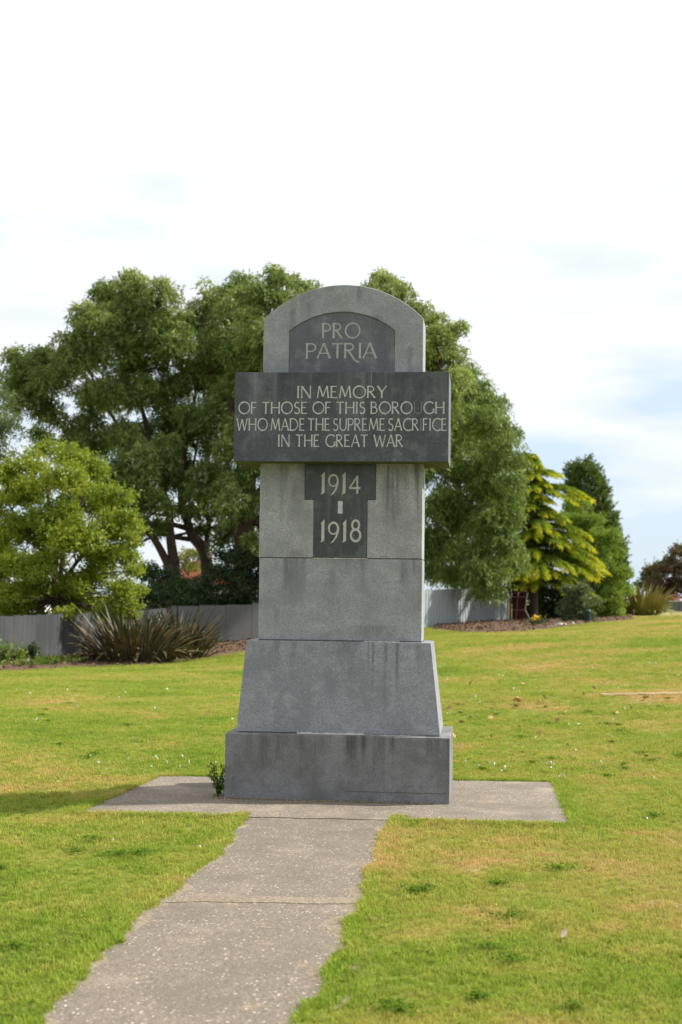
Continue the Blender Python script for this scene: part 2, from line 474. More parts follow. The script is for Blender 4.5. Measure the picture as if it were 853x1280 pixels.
def lawn_ground():
    t = NT('lawn')
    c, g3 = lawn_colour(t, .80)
    p = t.pos()
    f = t.noise(p, 38, 4, .7)
    f2 = t.noise(p, 120, 2, .7)
    c = t.mix(t.map(f, .62, .36, 0, .5), c, (.07, .09, .012))
    c = t.mix(t.map(f2, .58, .75, 0, .4), c, (.33, .29, .12))
    h = t.math('ADD', f, t.math('MULTIPLY', f2, .5))
    return t.principled(c, .9, t.bump(h, .6, .02), .15)
M['lawn'] = lawn_ground()

def blade_mat():
    t = NT('grass_blade')
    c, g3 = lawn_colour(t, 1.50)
    rnd = t.n('ShaderNodeObjectInfo').outputs['Random']
    a = t.n('ShaderNodeAttribute', attribute_name='tint', attribute_type='GEOMETRY').outputs['Fac']
    c = t.mix(t.map(a, .80, 1.0, 0, .8), c, (.42, .34, .13))
    c = t.mix(t.map(rnd, 0, .5, .35, 0), c, (.075, .15, .012))
    c = t.mix(t.map(a, .0, .3, .35, 0), c, (.06, .13, .01))
    d = t.n('ShaderNodeBsdfDiffuse', {'Color': c})
    tr = t.n('ShaderNodeBsdfTranslucent', {'Color': c})
    s1 = t.n('ShaderNodeMixShader', {0: .35, 1: d.outputs[0], 2: tr.outputs[0]})
    t.t.links.new(s1.outputs[0], t.out.inputs['Surface'])
    return t.m
M['blade'] = blade_mat()

def concrete(name, base, seed, pale=.35):
    t = NT(name)
    p = t.mapping(t.pos(), loc=(seed, seed, 0))
    p2 = t.mapping(p, scale=(1, 1, .2))
    v = t.n('ShaderNodeTexVoronoi', {'Vector': p2, 'Scale': 52.0, 'Randomness': 1.0})
    v.feature = 'F1'
    vc = t.n('ShaderNodeSeparateColor', {0: v.outputs['Color']})
    stone_mask = t.map(v.outputs['Distance'], .36, .30, 0, 1)
    sel = t.map(vc.outputs[0], .83, .88, 0, 1)
    c = t.mix(t.map(t.noise(p, 90, 3, .7), .35, .65), tuple(b * .62 for b in base), tuple(b * 1.3 for b in base))
    peb = t.mix(vc.outputs[1], (.085, .068, .052), (.40, .34, .28))
    c = t.mix(t.math('MULTIPLY', stone_mask, .7), c, peb)
    c = t.mix(t.math('MULTIPLY', t.math('MULTIPLY', stone_mask, sel), .8), c, (.55, .50, .44))
    drk = t.map(vc.outputs[2], .80, .86, 0, .7)
    c = t.mix(t.math('MULTIPLY', stone_mask, drk), c, (.06, .055, .05))
    b1 = t.noise(p, 1.6, 5, .6, .4)
    c = t.mix(t.map(b1, .52, .72, 0, pale, True), c, (.34, .29, .225))
    b2 = t.noise(t.mapping(p, loc=(9, 2, 0)), 2.6, 5, .6)
    c = t.mix(t.map(b2, .45, .68, 0, .6, True), c, (.125, .108, .085))
    b3 = t.noise(t.mapping(p, loc=(19, 2, 0)), 5.0, 5, .6)
    c = t.mix(t.map(b3, .64, .74, 0, .5, True), c, (.42, .28, .13))
    h = t.math('ADD', t.math('MULTIPLY', stone_mask, .6), t.noise(p, 45, 3))
    return t.principled(c, .9, t.bump(h, .5, .006), .2)
M['concrete'] = concrete('exposed_aggregate_concrete', (.170, .143, .114), 0)
M['concrete_pad'] = concrete('exposed_aggregate_pad', (.190, .162, .130), 5.5, .6)
def dirt(name, a, b, sc=14):
    t = NT(name)
    p = t.pos()
    n = t.noise(p, sc, 6, .7); n2 = t.noise(p, 1.5, 4)
    c = t.mix(t.map(n, .35, .65), a, b)
    c = t.mix(t.map(n2, .5, .7, 0, .4), c, tuple(x * .6 for x in a))
    return t.principled(c, .95, t.bump(n, .8, .03), .1)
M['verge'] = dirt('dry_verge', (.24, .19, .10), (.42, .33, .20), 30)
M['spill'] = dirt('dusty_soil', (.20, .165, .115), (.37, .31, .235), 45)
M['mulch'] = dirt('bark_mulch', (.065, .042, .029), (.165, .105, .070), 9)
M['chip'] = simple('bark_chip', (.14, .085, .055), .9, .5, 2)

# ================================================================ GROUND
def build_lawn():
    n = 230
    s = np.linspace(-1, 1, n)
    g = np.sinh(s * 5.6) / math.sinh(5.6) * 900
    X, Y = np.meshgrid(g, g)
    WX = X * RGT.x + (Y) * FWD.x + CAM.x
    WY = X * RGT.y + (Y) * FWD.y + CAM.y
    # centre the fine part of the grid a little way in front of the eye
    WX = WX + FWD.x * 12; WY = WY + FWD.y * 12
    Z = H(WX, WY)
    V = np.stack([WX, WY, Z], -1).reshape(-1, 3)
    faces = []
    for j in range(n - 1):
        for i in range(n - 1):
            a = j * n + i
            faces.append((a, a + 1, a + n + 1, a + n))
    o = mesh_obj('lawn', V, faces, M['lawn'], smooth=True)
    props(o, kind='structure')
    return o
build_lawn()

def jag(poly, step=.05, amp=.02, seed=0):
    """subdivide and roughen the outline of a slab"""
    rr = random.Random(seed)
    out = []
    n = len(poly)
    for i in range(n):
        a = Vector(poly[i]); b = Vector(poly[(i + 1) % n])
        L = (b - a).length; m = max(2, int(L / step))
        nr = Vector((-(b - a).y, (b - a).x)).normalized()
        ph = rr.uniform(0, 9)
        for k in range(m):
            t = k / m
            w = 0 if k == 0 else amp * (.6 * math.sin(t * L * 5 + ph) + .5 * math.sin(t * L * 17 + ph * 2) + rr.uniform(-.5, .5))
            out.append(a.lerp(b, t) + nr * w)
    return out

def slab(name, poly, z0, z1, mat, parent=None, jagged=None, origin=None):
    pts = jag(poly, *jagged) if jagged else [Vector(p) for p in poly]
    n = len(pts)
    V = [(p.x, p.y, z0) for p in pts] + [(p.x, p.y, z1) for p in pts]
    Fc = [tuple(range(n, 2 * n)), tuple(range(n))[::-1]]
    for i in range(n):
        j = (i + 1) % n
        Fc.append((i, j, n + j, n + i))
    return mesh_obj(name, V, Fc, mat, parent, origin=origin)

def gxy(px, py):
    p = G(px, py); return Vector((p.x, p.y))

pad = [gxy(98, 1019), gxy(716, 1034), gxy(692, 980), gxy(199, 972.5)]
pathL = [(312, 1020), (301, 1033), (262, 1082), (205, 1124), (150, 1172), (100, 1226), (52, 1278), (-10, 1345), (-120, 1470)]
pathR = [(492, 1024), (486, 1036), (470, 1066), (456, 1121), (432, 1180), (406, 1240), (380, 1280), (338, 1350), (255, 1470)]
PL = [gxy(*p) for p in pathL]; PR = [gxy(*p) for p in pathR]
def wobble(E, seed):
    rr = random.Random(seed); out = []
    ph = [rr.uniform(0, 6) for _ in range(3)]
    for (xa, ya), (xb, yb) in zip(E[:-1], E[1:]):
        m = max(1, int(abs(yb - ya) / 5))
        for k in range(m):
            y = ya + (yb - ya) * k / m; x = xa + (xb - xa) * k / m
            sc = (y - 745) / 300 * min(1, max(0, (y - 1030) / 20))
            out.append((x + sc * (3.6 * math.sin(y * .11 + ph[0]) + 2.6 * math.sin(y * .29 + ph[1]) + rr.uniform(-2.2, 2.2)), y))
    return out + [E[-1]]
pathL = wobble(pathL, 5); pathR = wobble(pathR, 9)
PL = [gxy(*p) for p in pathL]; PR = [gxy(*p) for p in pathR]
def lerp_edge(E, py_pts, py):
    for k in range(len(py_pts) - 1):
        if py_pts[k][1] <= py <= py_pts[k + 1][1]:
            t = (py - py_pts[k][1]) / (py_pts[k + 1][1] - py_pts[k][1])
            return gxy(py_pts[k][0] * (1 - t) + py_pts[k + 1][0] * t, py)
    return E[-1]
path_root = bpy.data.objects.new('path', None)
COL.objects.link(path_root)
props(path_root, kind='structure')
def path_piece(py0, py1, seed):
    ys_ = [p[1] for p in pathL if py0 + 3 < p[1] < py1 - 3]
    left = [lerp_edge(PL, pathL, y) for y in [py0] + ys_ + [py1]]
    yr_ = [p[1] for p in pathR if py0 + 3 < p[1] < py1 - 3]
    right = [lerp_edge(PR, pathR, y) for y in [py0 + 2] + yr_ + [py1 + 2]]
    return right + left[::-1] if False else left + right[::-1]
pieces = [path_piece(1024, 1126.5, 1), path_piece(1129, 1330, 2), path_piece(1334, 1467, 3)]
for k, pc in enumerate(pieces):
    slab('paving_slab', pc, -.05, .014, M['concrete'], path_root, (.04, .007, k + 3))
slab('paving_slab', pad, -.06, .020, M['concrete_pad'], path_root, (.05, .010, 11))
# sandy joint between the first two slabs
ja = lerp_edge(PL, pathL, 1124); jb = lerp_edge(PR, pathR, 1126); jc = lerp_edge(PR, pathR, 1134); jd = lerp_edge(PL, pathL, 1131)
slab('joint_filling', [ja, jb, jc, jd], -.02, .0172, M['spill'], path_root, (.03, .014, 5))
# worn verge showing between turf and concrete
outer = [p + Vector((-.05, 0)) for p in PL] + [p + Vector((.05, 0)) for p in PR[::-1]]
vg = slab('worn_verge', outer, -.03, .004, M['verge'], None, (.06, .035, 21)); props(vg, kind='structure')
def spill(E, sg, seed, wmax=.075):
    rr = random.Random(seed)
    pts = []
    for a, b in zip(E[:-1], E[1:]):
        L = (b - a).length; m = max(2, int(L / .025))
        t = (b - a).normalized(); nr = Vector((-t.y, t.x)); nr = nr if nr.x * sg < 0 else -nr
        for k in range(m): pts.append((a.lerp(b, k / m), nr))
    n = len(pts); V = []; Fc = []
    ph = rr.uniform(0, 9)
    for i, (q, nr) in enumerate(pts):
        s_ = i * .025
        w = wmax * (.35 + .5 * max(0, math.sin(s_ * 2.3 + ph)) + .25 * math.sin(s_ * 9 + ph) + .15 * math.sin(s_ * 17) + rr.uniform(-.08, .10))
        w = max(.012, w)
        o_ = q - nr * .10; i_ = q + nr * w
        V += [(o_.x, o_.y, .0065), (q.x, q.y, .0172), (i_.x, i_.y, .0146)]
    for i in range(n - 1):
        a = i * 3; Fc += [(a, a + 3, a + 4, a + 1), (a + 1, a + 4, a + 5, a + 2)]
    o = mesh_obj('soil_spill', V, Fc, M['spill']); props(o, kind='structure')
spill(PL[2:], -1, 3); spill(PR[2:], 1, 4, .10)
def grow(poly, d):
    c = sum(poly, Vector((0, 0))) / len(poly)
    return [p + (p - c).normalized() * d for p in poly]
vg2 = slab('worn_verge', grow(pad, .06), -.03, .006, M['verge'], None, (.06, .02, 22)); props(vg2, kind='structure')

# ================================================================ MEMORIAL
mem = empty('war_memorial', (0, 0.45, .02), 'tall grey granite war memorial with carved inscriptions standing on a concrete pad', 'memorial')
MO = Vector((0, .45, .02))

def block(name, x0, x1, y0, y1, z0, z1, mat, bev=.008, top=None, bottom_mat=None, parent=mem, jitter=.0):
    """bevelled stone block; top=(tx0,tx1,ty0,ty1) makes it battered"""
    bm = bmesh.new()
    t = top or (x0, x1, y0, y1)
    cs_ = [(x0, y0, z0), (x1, y0, z0), (x1, y1, z0), (x0, y1, z0), (t[0], t[2], z1), (t[1], t[2], z1), (t[1], t[3], z1), (t[0], t[3], z1)]
    vs = [bm.verts.new(Vector(c) - MO) for c in cs_]
    for f in ((3, 2, 1, 0), (4, 5, 6, 7), (0, 1, 5, 4), (1, 2, 6, 5), (2, 3, 7, 6), (3, 0, 4, 7)):
        bm.faces.new([vs[i] for i in f])
    bmesh.ops.bevel(bm, geom=bm.edges[:], offset=bev, segments=2, affect='EDGES', profile=.6)
    bm.normal_update()
    mats = [mat]
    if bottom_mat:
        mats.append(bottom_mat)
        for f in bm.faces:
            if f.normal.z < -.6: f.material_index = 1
    return bm_obj(name, bm, mats, parent)

def prism(name, outline, y0, y1, mat, bev=.005, parent=mem):
    """outline in (x,z) extruded from y0 (front) to y1"""
    bm = bmesh.new()
    fr = [bm.verts.new(Vector((x, y0, z)) - MO) for x, z in outline]
    bk = [bm.verts.new(Vector((x, y1, z)) - MO) for x, z in outline]
    ff = bm.faces.new(fr); bm.faces.new(bk[::-1])
    n = len(outline)
    for i in range(n):
        j = (i + 1) % n
        bm.faces.new([fr[j], fr[i], bk[i], bk[j]])
    bmesh.ops.recalc_face_normals(bm, faces=bm.faces[:])
    bmesh.ops.bevel(bm, geom=list(ff.edges), offset=bev, segments=1, affect='EDGES')
    return bm_obj(name, bm, mat, parent)

def z_at(px, py, y): return FP(px, py, y)[1]
def x_at(px, py, y): return FP(px, py, y)[0]

# base
bx0 = x_at(281, 960, 0); bx1 = x_at(562.2, 965, 0)
bz1 = z_at(421, 919.5, 0)
base_b = block('base_block', bx0, bx1, 0, 1.0, .015, bz1, M['granite_base'], .008)
# battered block
yb = .10
tx0, tx1 = x_at(295.5, 915, yb), x_at(550.5, 919, yb)
yt = .19
ux0, ux1 = x_at(308.3, 801, yt), x_at(538.8, 803, yt)
tz1 = z_at(424, 802.0, yt)
block('battered_block', tx0, tx1, yb, .90, bz1 + .006, tz1, M['granite_taper'], .006, (ux0, ux1, yt, .81))
# shaft lower
ys = .28; yr = .68
sz1 = z_at(426, 698.5, ys)
shaft_b = block('shaft_block', x_at(323.2, 780, ys), x_at(527.3, 780, ys), ys, yr, tz1 + .006, sz1, M['granite_shaft'], .005)
# shaft upper: two grey blocks with the dark inlay between
uz0 = sz1 + .007
uz1 = z_at(427, 577.8, ys)
sx0, sx1 = x_at(324.8, 640, ys), x_at(528.2, 640, ys)
i0, i1 = x_at(381.5, 600, ys), x_at(470, 600, ys)
j0, j1 = x_at(392.3, 660, ys), x_at(459, 660, ys)
sh = z_at(426, 624.6, ys)
gp = .0015
prism('grey_block', [(sx0, uz0), (j0 - gp, uz0), (j0 - gp, sh - gp), (i0 - gp, sh - gp), (i0 - gp, uz1), (sx0, uz1)], ys, yr, M['granite_upper'], .003)
prism('grey_block', [(j1 + gp, uz0), (sx1, uz0), (sx1, uz1), (i1 + gp, uz1), (i1 + gp, sh - gp), (j1 + gp, sh - gp)], ys, yr, M['granite_upper'], .003)
inlay = prism('dark_inlay', [(j0, uz0), (j1, uz0), (j1, sh), (i1, sh), (i1, uz1), (i0, uz1), (i0, sh), (j0, sh)], ys - .002, yr - .002, M['dark_granite_inlay'], .002)
inlay['label'] = 'dark polished T-shaped stone with the dates'
# cross slab
yc = .10
cz0 = uz1 + .006
cz0 = z_at(427, 577.0, yc); cz0 = min(cz0, 99)
cx0, cx1 = x_at(293.2, 520, yc), x_at(561.2, 520, yc)
cz1 = z_at(427, 465.0, yc)
uzfix = cz0 - uz1
slab_b = block('cross_slab', cx0, cx1, yc, .68, cz0, cz1, M['dark_granite'], .004, bottom_mat=M['moss_stone'])
slab_b['label'] = 'wide dark slab with four lines of lettering'
# collar so the slab sits on the shaft
if uzfix > .004:
    block('bedding_course', sx0 + .004, sx1 - .004, ys + .004, yr - .004, uz1 - .002, cz0 + .001, M['granite_upper'], .002)
# arched head
yh = .26
hx0, hx1 = x_at(329.5, 430, yh), x_at(529.3, 430, yh)
hz0 = cz1 + .005
hs = z_at(529, 398, yh)
hp = z_at(429, 356.0, yh)
def arch(xa, xb, zs, zp, n=22):
    w = (xb - xa) / 2; r_ = zp - zs
    rad = (w * w + r_ * r_) / (2 * r_)
    cx = (xa + xb) / 2; cz = zp - rad
    a = math.asin(min(1, w / rad))
    return [(cx + rad * math.sin(t), cz + rad * math.cos(t)) for t in np.linspace(-a, a, n)]
ix0, ix1 = x_at(361.6, 440, yh), x_at(493.6, 440, yh)
isz = z_at(427, 413.5, yh); ipz = z_at(428, 389.8, yh)
inner = arch(ix0, ix1, isz, ipz, 18)
outer_a = arch(hx0, hx1, hs, hp, 30)
outl = [(hx0, hz0)] + outer_a + [(hx1, hz0), (ix1, hz0)] + inner[::-1] + [(ix0, hz0)]
prism('arched_head', outl[::-1], yh, yh + .40, M['granite_top'], .004)
tab = prism('arched_tablet', ([(ix0 + .002, hz0)] + [(x * .998 + .002 * (ix0 + ix1) / 2, z - .003) for x, z in inner] + [(ix1 - .002, hz0)])[::-1], yh + .008, yh + .39, M['dark_granite_tablet'], .001)
tab['label'] = 'darker arched tablet reading PRO PATRIA'

# joints: irregular mortar lines squeezed out between blocks
def mortar(x0, x1, yf, z, h, mat, seed, cover=1.0, depth=.35):
    rr = random.Random(seed)
    n = int((x1 - x0) / .012)
    top = []; bot = []
    for i in range(n + 1):
        x = x0 + (x1 - x0) * i / n
        top.append((x, z + h * (.35 + .65 * rr.random()) * cover)); bot.append((x, z - h * .25 * rr.random()))
    return prism('mortar_joint', (bot + top[::-1]), yf, yf + depth, mat, .0004)
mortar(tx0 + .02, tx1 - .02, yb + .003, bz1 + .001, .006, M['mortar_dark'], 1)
mortar(x_at(372, 917, yb), x_at(455, 917, yb), yb - .022, bz1 + .0005, .012, M['mortar'], 2, depth=.03)
mortar(x_at(455, 917, yb), x_at(532, 918, yb), yb - .006, bz1 + .0005, .005, M['mortar'], 12, depth=.02)
mortar(x_at(323.5, 801, ys), x_at(527, 801, ys), ys + .004, tz1 + .002, .006, M['mortar_dark'], 3)
mortar(x_at(455, 801, ys), x_at(500, 801, ys), ys - .012, tz1 + .0005, .006, M['mortar'], 13, depth=.02)
mortar(sx0 + .003, sx1 - .003, ys + .003, sz1 + .001, .006, M['mortar_dark'], 4)
mortar(x_at(392, 698, ys), x_at(459, 698, ys), ys - .002, sz1 + .001, .006, M['mortar'], 14, depth=.02)
mortar(hx0 + .002, hx1 - .002, yh + .004, cz1 + .0005, .006, M['mortar'], 5, cover=.6)

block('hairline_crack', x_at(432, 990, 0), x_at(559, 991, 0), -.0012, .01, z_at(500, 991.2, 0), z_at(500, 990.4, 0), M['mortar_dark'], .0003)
# ---- incised capitals, drawn as flared strokes
def arc(cx, cy, rx, ry, a0, a1, n=18):
    return [(cx + rx * math.cos(R(a0 + (a1 - a0) * i / n)), cy + ry * math.sin(R(a0 + (a1 - a0) * i / n))) for i in range(n + 1)]
TK, TN = .105, .07
GL = {
 'I': (.02, [([(0, 0), (0, 1)], TK)]),
 'N': (.66, [([(0, 0), (0, 1)], TN), ([(0, 1), (.66, 0)], TK), ([(.66, 0), (.66, 1)], TN)]),
 'M': (.84, [([(0, 0), (.12, 1)], TN), ([(.12, 1), (.42, .12)], TK), ([(.42, .12), (.72, 1)], TN), ([(.72, 1), (.84, 0)], TK)]),
 'E': (.42, [([(0, 0), (0, 1)], TK), ([(0, .97), (.40, .97)], TN), ([(0, .52), (.34, .52)], TN), ([(0, .03), (.44, .03)], TN)]),
 'F': (.40, [([(0, 0), (0, 1)], TK), ([(0, .97), (.40, .97)], TN), ([(0, .52), (.33, .52)], TN)]),
 'O': (.92, [(arc(.46, .5, .46, .49, 95, 275, 20), TK * .95), (arc(.46, .5, .46, .49, -95, 95, 20), TN * 1.15)]),
 'R': (.54, [([(0, 0), (0, 1)], TK), ([(0, .97)] + arc(.20, .75, .24, .22, 90, -90, 12) + [(0, .53)], TN * 1.1), ([(.16, .53), (.54, 0)], TK)]),
 'Q': (.62, [([(0, 0), (0, 1)], TK), ([(0, .97)] + arc(.20, .75, .24, .22, 90, -90, 12) + [(0, .53)], TN * 1.1), ([(.16, .53), (.36, .18), (.50, -.08), (.62, -.20), (.76, -.24)], TK)]),
 'Y': (.66, [([(0, 1), (.33, .48)], TK), ([(.66, 1), (.33, .48)], TN), ([(.33, .48), (.33, 0)], TK)]),
 'T': (.62, [([(.31, 0), (.31, 1)], TK), ([(0, .965), (.62, .965)], TN)]),
 'H': (.64, [([(0, 0), (0, 1)], TK), ([(.64, 0), (.64, 1)], TK), ([(0, .52), (.64, .52)], TN)]),
 'S': (.44, [(arc(.23, .745, .19, .22, 40, 270, 14) + arc(.22, .27, .21, .255, 90, -145, 16), TK * .9)]),
 'B': (.50, [([(0, 0), (0, 1)], TK), ([(0, .97)] + arc(.20, .76, .20, .21, 90, -90, 12) + [(0, .55)], TN), ([(.0, .545)] + arc(.22, .29, .26, .26, 90, -90, 12) + [(0, .03)], TN * 1.2)]),
 'U': (.60, [([(0, 1), (0, .34)] + arc(.30, .32, .30, .30, 180, 360, 14) + [(.60, .34), (.60, 1)], TK * .85)]),
 'G': (.80, [(arc(.46, .5, .46, .49, 48, 325, 24), TK * .9), ([(.80, .42), (.80, .10)], TK)]),
 'W': (1.02, [([(0, 1), (.26, 0)], TK), ([(.26, 0), (.51, .92)], TN), ([(.51, .92), (.77, 0)], TK), ([(.77, 0), (1.02, 1)], TN)]),
 'A': (.70, [([(0, 0), (.35, 1)], TN), ([(.35, 1), (.70, 0)], TK), ([(.13, .34), (.57, .34)], TN * .9)]),
 'D': (.72, [([(0, 0), (0, 1)], TK), ([(0, .97), (.22, .97)] + arc(.24, .5, .47, .47, 90, -90, 18) + [(0, .03)], TN * 1.2)]),
 'P': (.46, [([(0, 0), (0, 1)], TK), ([(0, .97)] + arc(.22, .72, .25, .25, 90, -90, 12) + [(0, .47)], TN * 1.1)]),
 'C': (.70, [(arc(.46, .5, .46, .49, 50, 310, 24), TK * .9)]),
 '1': (.20, None), '9': (.56, None), '4': (.60, None), '8': (.58, None),
}
def stroke_geo(pts, w, off, V, Fc, sx, sz, ox, oz, yf, flare=True):
    P2 = [Vector((x, z)) for x, z in pts]
    # resample straight strokes so the flare has points to work on
    res = []
    for a, b in zip(P2[:-1], P2[1:]):
        m = 6 if len(P2) == 2 else (2 if len(P2) < 8 else 1)
        for k in range(m): res.append(a.lerp(b, k / m))
    res.append(P2[-1])
    acc = [0.0]
    for a, b in zip(res[:-1], res[1:]): acc.append(acc[-1] + (b - a).length)
    tot = acc[-1]
    b0 = len(V); n = len(res)
    for i, p in enumerate(res):
        tdir = (res[min(i + 1, n - 1)] - res[max(i - 1, 0)]).normalized()
        nr = Vector((-tdir.y, tdir.x))
        de = min(acc[i], tot - acc[i])
        ww = w * (1 + (.42 * math.exp(-de / .07) if flare else 0))
        for s in (1, -1):
            q = p + nr * ww / 2 * s
            V.append((ox + q.x * sx, yf - off, oz + q.y * sz))
        for s in (1, -1):
            q = p + nr * ww / 2 * s
            V.append((ox + q.x * sx, yf + .002, oz + q.y * sz))
    for i in range(n - 1):
        a = b0 + i * 4; c = a + 4
        Fc.append((a, c, c + 1, a + 1))
        Fc.append((a, a + 2, c + 2, c)); Fc.append((a + 1, c + 1, c + 3, a + 3))
def poly_geo(pts, off, V, Fc, sx, sz, ox, oz, yf):
    b = len(V); n = len(pts)
    for x, z in pts: V.append((ox + x * sx, yf - off, oz + z * sz))
    for x, z in pts: V.append((ox + x * sx, yf + .002, oz + z * sz))
    Fc.append(tuple(b + i for i in range(n)))
    for i in range(n):
        j = (i + 1) % n
        Fc.append((b + i, b + n + i, b + n + j, b + j))
def digit(ch, V, Fc, sx, sz, ox, oz, yf):
    a = (V, Fc, sx, sz, ox, oz, yf)
    if ch == '1':
        poly_geo([(-.02, .80), (.20, 1.02), (.20, .03), (-.01, -.05), (.045, .06), (.045, .80)][::-1], .0012, *a)
    elif ch == '9':
        stroke_geo(arc(.28, .60, .24, .26, -55, 190, 20), .10, .0012, *a, flare=False)
        stroke_geo(arc(.28, .60, .24, .26, 190, 305, 10), .07, .0014, *a, flare=False)
        poly_geo([(.47, .60), (.575, .62), (.555, .40), (.46, .18), (.30, -.02), (.13, -.10), (.24, .04), (.38, .22), (.45, .42)], .0016, *a)
    elif ch == '4':
        stroke_geo([(.03, .27), (.46, .82)], .075, .0012, *a, flare=False)
        stroke_geo([(0, .26), (.62, .26)], .085, .0014, *a, flare=False)
        poly_geo([(.385, .76), (.49, .86), (.50, .02), (.54, .0), (.36, .0), (.40, .04)], .0016, *a)
    elif ch == '8':
        stroke_geo(arc(.30, .76, .185, .21, 0, 360, 22), .10, .0012, *a, flare=False)
        stroke_geo(arc(.30, .29, .245, .265, 0, 360, 24), .11, .0014, *a, flare=False)

def inscription(text, pxl, pxr, pyt, pyb, yf, parent, mats, gap=.15, space=.30, special=None, digits=False, label=None):
    pym = (pyt + pyb) / 2
    xl, xr = x_at(pxl, pym, yf), x_at(pxr, pym, yf)
    xm = (pxl + pxr) / 2
    zt, zb = z_at(xm, pyt, yf), z_at(xm, pyb, yf)
    sz = zt - zb
    adv = 0; pos = []
    for ch in text:
        if ch == ' ': adv += space - gap; continue
        w = GL[ch][0]
        sb = {'I': .055, 'N': .03, 'H': .04, 'M': .02, 'E': .02, 'D': .02, 'U': .03, 'B': .02, 'R': .01, 'W': -.01, 'A': -.02, 'T': -.02}.get(ch, 0)
        pos.append((ch, adv + sb)); adv += w + gap + 2 * sb
    tot = adv - gap
    sx = (xr - xl) / tot
    # every carved character is a piece of its own on the stone that carries it
    for k, (ch, a) in enumerate(pos):
        V, Fc = [], []
        gx = min(sx, sz * 1.12)
        if digits: digit(ch, V, Fc, gx, sz, xl + a * sx, zb, yf)
        else:
            for si, (pts, w) in enumerate(GL[ch][1]):
                stroke_geo(pts, w, .001 + .0003 * si, V, Fc, sx, sz, xl + a * sx, zb, yf)
        mesh_obj('carved_digit' if digits else 'carved_letter', V, Fc, mats[(special or {}).get(k, 0)], parent, origin=MO)
PD = [M['paint'], M['paint_faded'], M['paint_dim']]
inscription('PRO', 404, 450, 404, 422.6, yh + .008, tab, [M['paint_dim']], .22, label='carved words PRO')
inscription('PATQIA', 384, 470, 429, 448, yh + .008, tab, [M['paint_dim']], .13, label='carved word PATRIA')
inscription('IN MEMORY', 372, 483, 482.5, 497.5, yc, slab_b, PD, .18, .50, label='carved words IN MEMORY')
inscription('OF THOSE OF THIS BOROUGH', 299, 555.5, 502.3, 517.2, yc, slab_b, PD, .165, .52, {17: 1}, label='carved words OF THOSE OF THIS BOROUGH')
inscription('WHO MADE THE SUPREME SACRIFICE', 296.5, 558.5, 523, 538.3, yc, slab_b, PD, .18, .36, {21: 1}, label='carved words WHO MADE THE SUPREME SACRIFICE')
inscription('IN THE GREAT WAR', 348, 503.5, 543.3, 558.5, yc, slab_b, PD, .18, .62, label='carved words IN THE GREAT WAR')
inscription('1914', 401.5, 450.5, 590, 617, ys - .002, inlay, [M['date_paint']], .19, digits=True, label='carved date 1914')
inscription('1918', 401, 451.5, 649.5, 677, ys - .002, inlay, [M['date_paint']], .19, digits=True, label='carved date 1918')
V, Fc = [], []
ax, az = x_at(422.7, 635, ys), z_at(425, 642, ys)
bx_, bz_ = x_at(428.5, 635, ys), z_at(425, 626.3, ys)
poly_geo([(0, 0), (0, 1), (1, 1), (1, 0)], .0012, V, Fc, bx_ - ax, bz_ - az, ax, az, ys - .002)
o = mesh_obj('dash', V, Fc, M['paint'], inlay, origin=MO)

# ================================================================ TREES
def tree_things(name, base_px, depth, label, cat='tree', group=None, z=None):
    g = ground(base_px, depth)
    return empty(name, g, label, cat, group), g

def branch_to(root, org, a, b, r0, r1, mat, name='branch', sag=.15, sides=6):
    a = Vector(a); b = Vector(b)
    L = (b - a).length
    m = a.lerp(b, .5) + Vector((random.uniform(-.08, .08) * L, random.uniform(-.08, .08) * L, -sag * L + random.uniform(0, .1) * L))
    pts = smooth_path([a, m, b], 5)
    n = len(pts)
    V, Fc = tube_geo(pts, [r0 + (r1 - r0) * i / (n - 1) for i in range(n)], sides)
    return mesh_obj(name, V, Fc, mat, root, smooth=True, origin=org)

def sublobes(c, r, n=8, rr=.42, zmin=-.6):
    u = sphere_dirs(n, zmin)
    cc = np.array(c) + u * np.array([r, r, r * .85]) * .72
    return [(p, r * rr * random.uniform(.8, 1.2)) for p in cc] + [(np.array(c), r * .5)]

def gum_lobe(c, r, dens, t0, leafL=.20, leafW=.062, hang=.9, spl=.55):
    Q = []; T = []
    for sc_, sr in sublobes(c, r):
        ns = max(8, int(dens * sr * sr))
        u = sphere_dirs(ns, -.75)
        rho = .35 + .65 * rng.random(ns) ** .6
        p0 = sc_ + u * (sr * rho)[:, None]
        sdir = unit(u * .7 + np.array([0, 0, .15]) + rng.normal(size=(ns, 3)) * .25)
        st = .5 * rng.random()          # per-clump age of the foliage, contrast raised to suggest lit clumps
        k = 9
        tt = (np.arange(k) + .5) / k
        Ls = (spl * rng.uniform(.5, 1.2, ns))
        pos = p0[:, None, :] + sdir[:, None, :] * (tt[None, :, None] * Ls[:, None, None]) - np.array([0, 0, 1.0]) * (tt ** 2)[None, :, None] * (Ls * .9)[:, None, None]
        pos = pos + rng.normal(size=pos.shape) * .05
        dd = sdir[:, None, :] * .35 + np.array([0, 0, -hang]) + rng.normal(size=pos.shape) * .42
        q = leaf_quads(pos.reshape(-1, 3), dd.reshape(-1, 3), rng.uniform(.7, 1.3, ns * k) * leafL, rng.uniform(.8, 1.2, ns * k) * leafW)
        tn = t0 + (st - .25) * .5 + np.repeat(rng.normal(size=ns) * .10, k) + rng.normal(size=ns * k) * .08 + np.tile(tt * .12, ns) + np.repeat(np.clip(u[:, 2], 0, 1) * .12, k)  # tops tinted lighter: young growth, plus sunlight on clump tops put into colour
        Q.append(q); T.append(tn)
    return Q, T

def nearest(pts, p):
    return min(pts, key=lambda q: (Vector(q) - Vector(p)).length + abs(min(0, Vector(p).z - Vector(q).z)) * 1.5 + (2.0 * max(0, Vector(q).z - Vector(p).z + .5)))

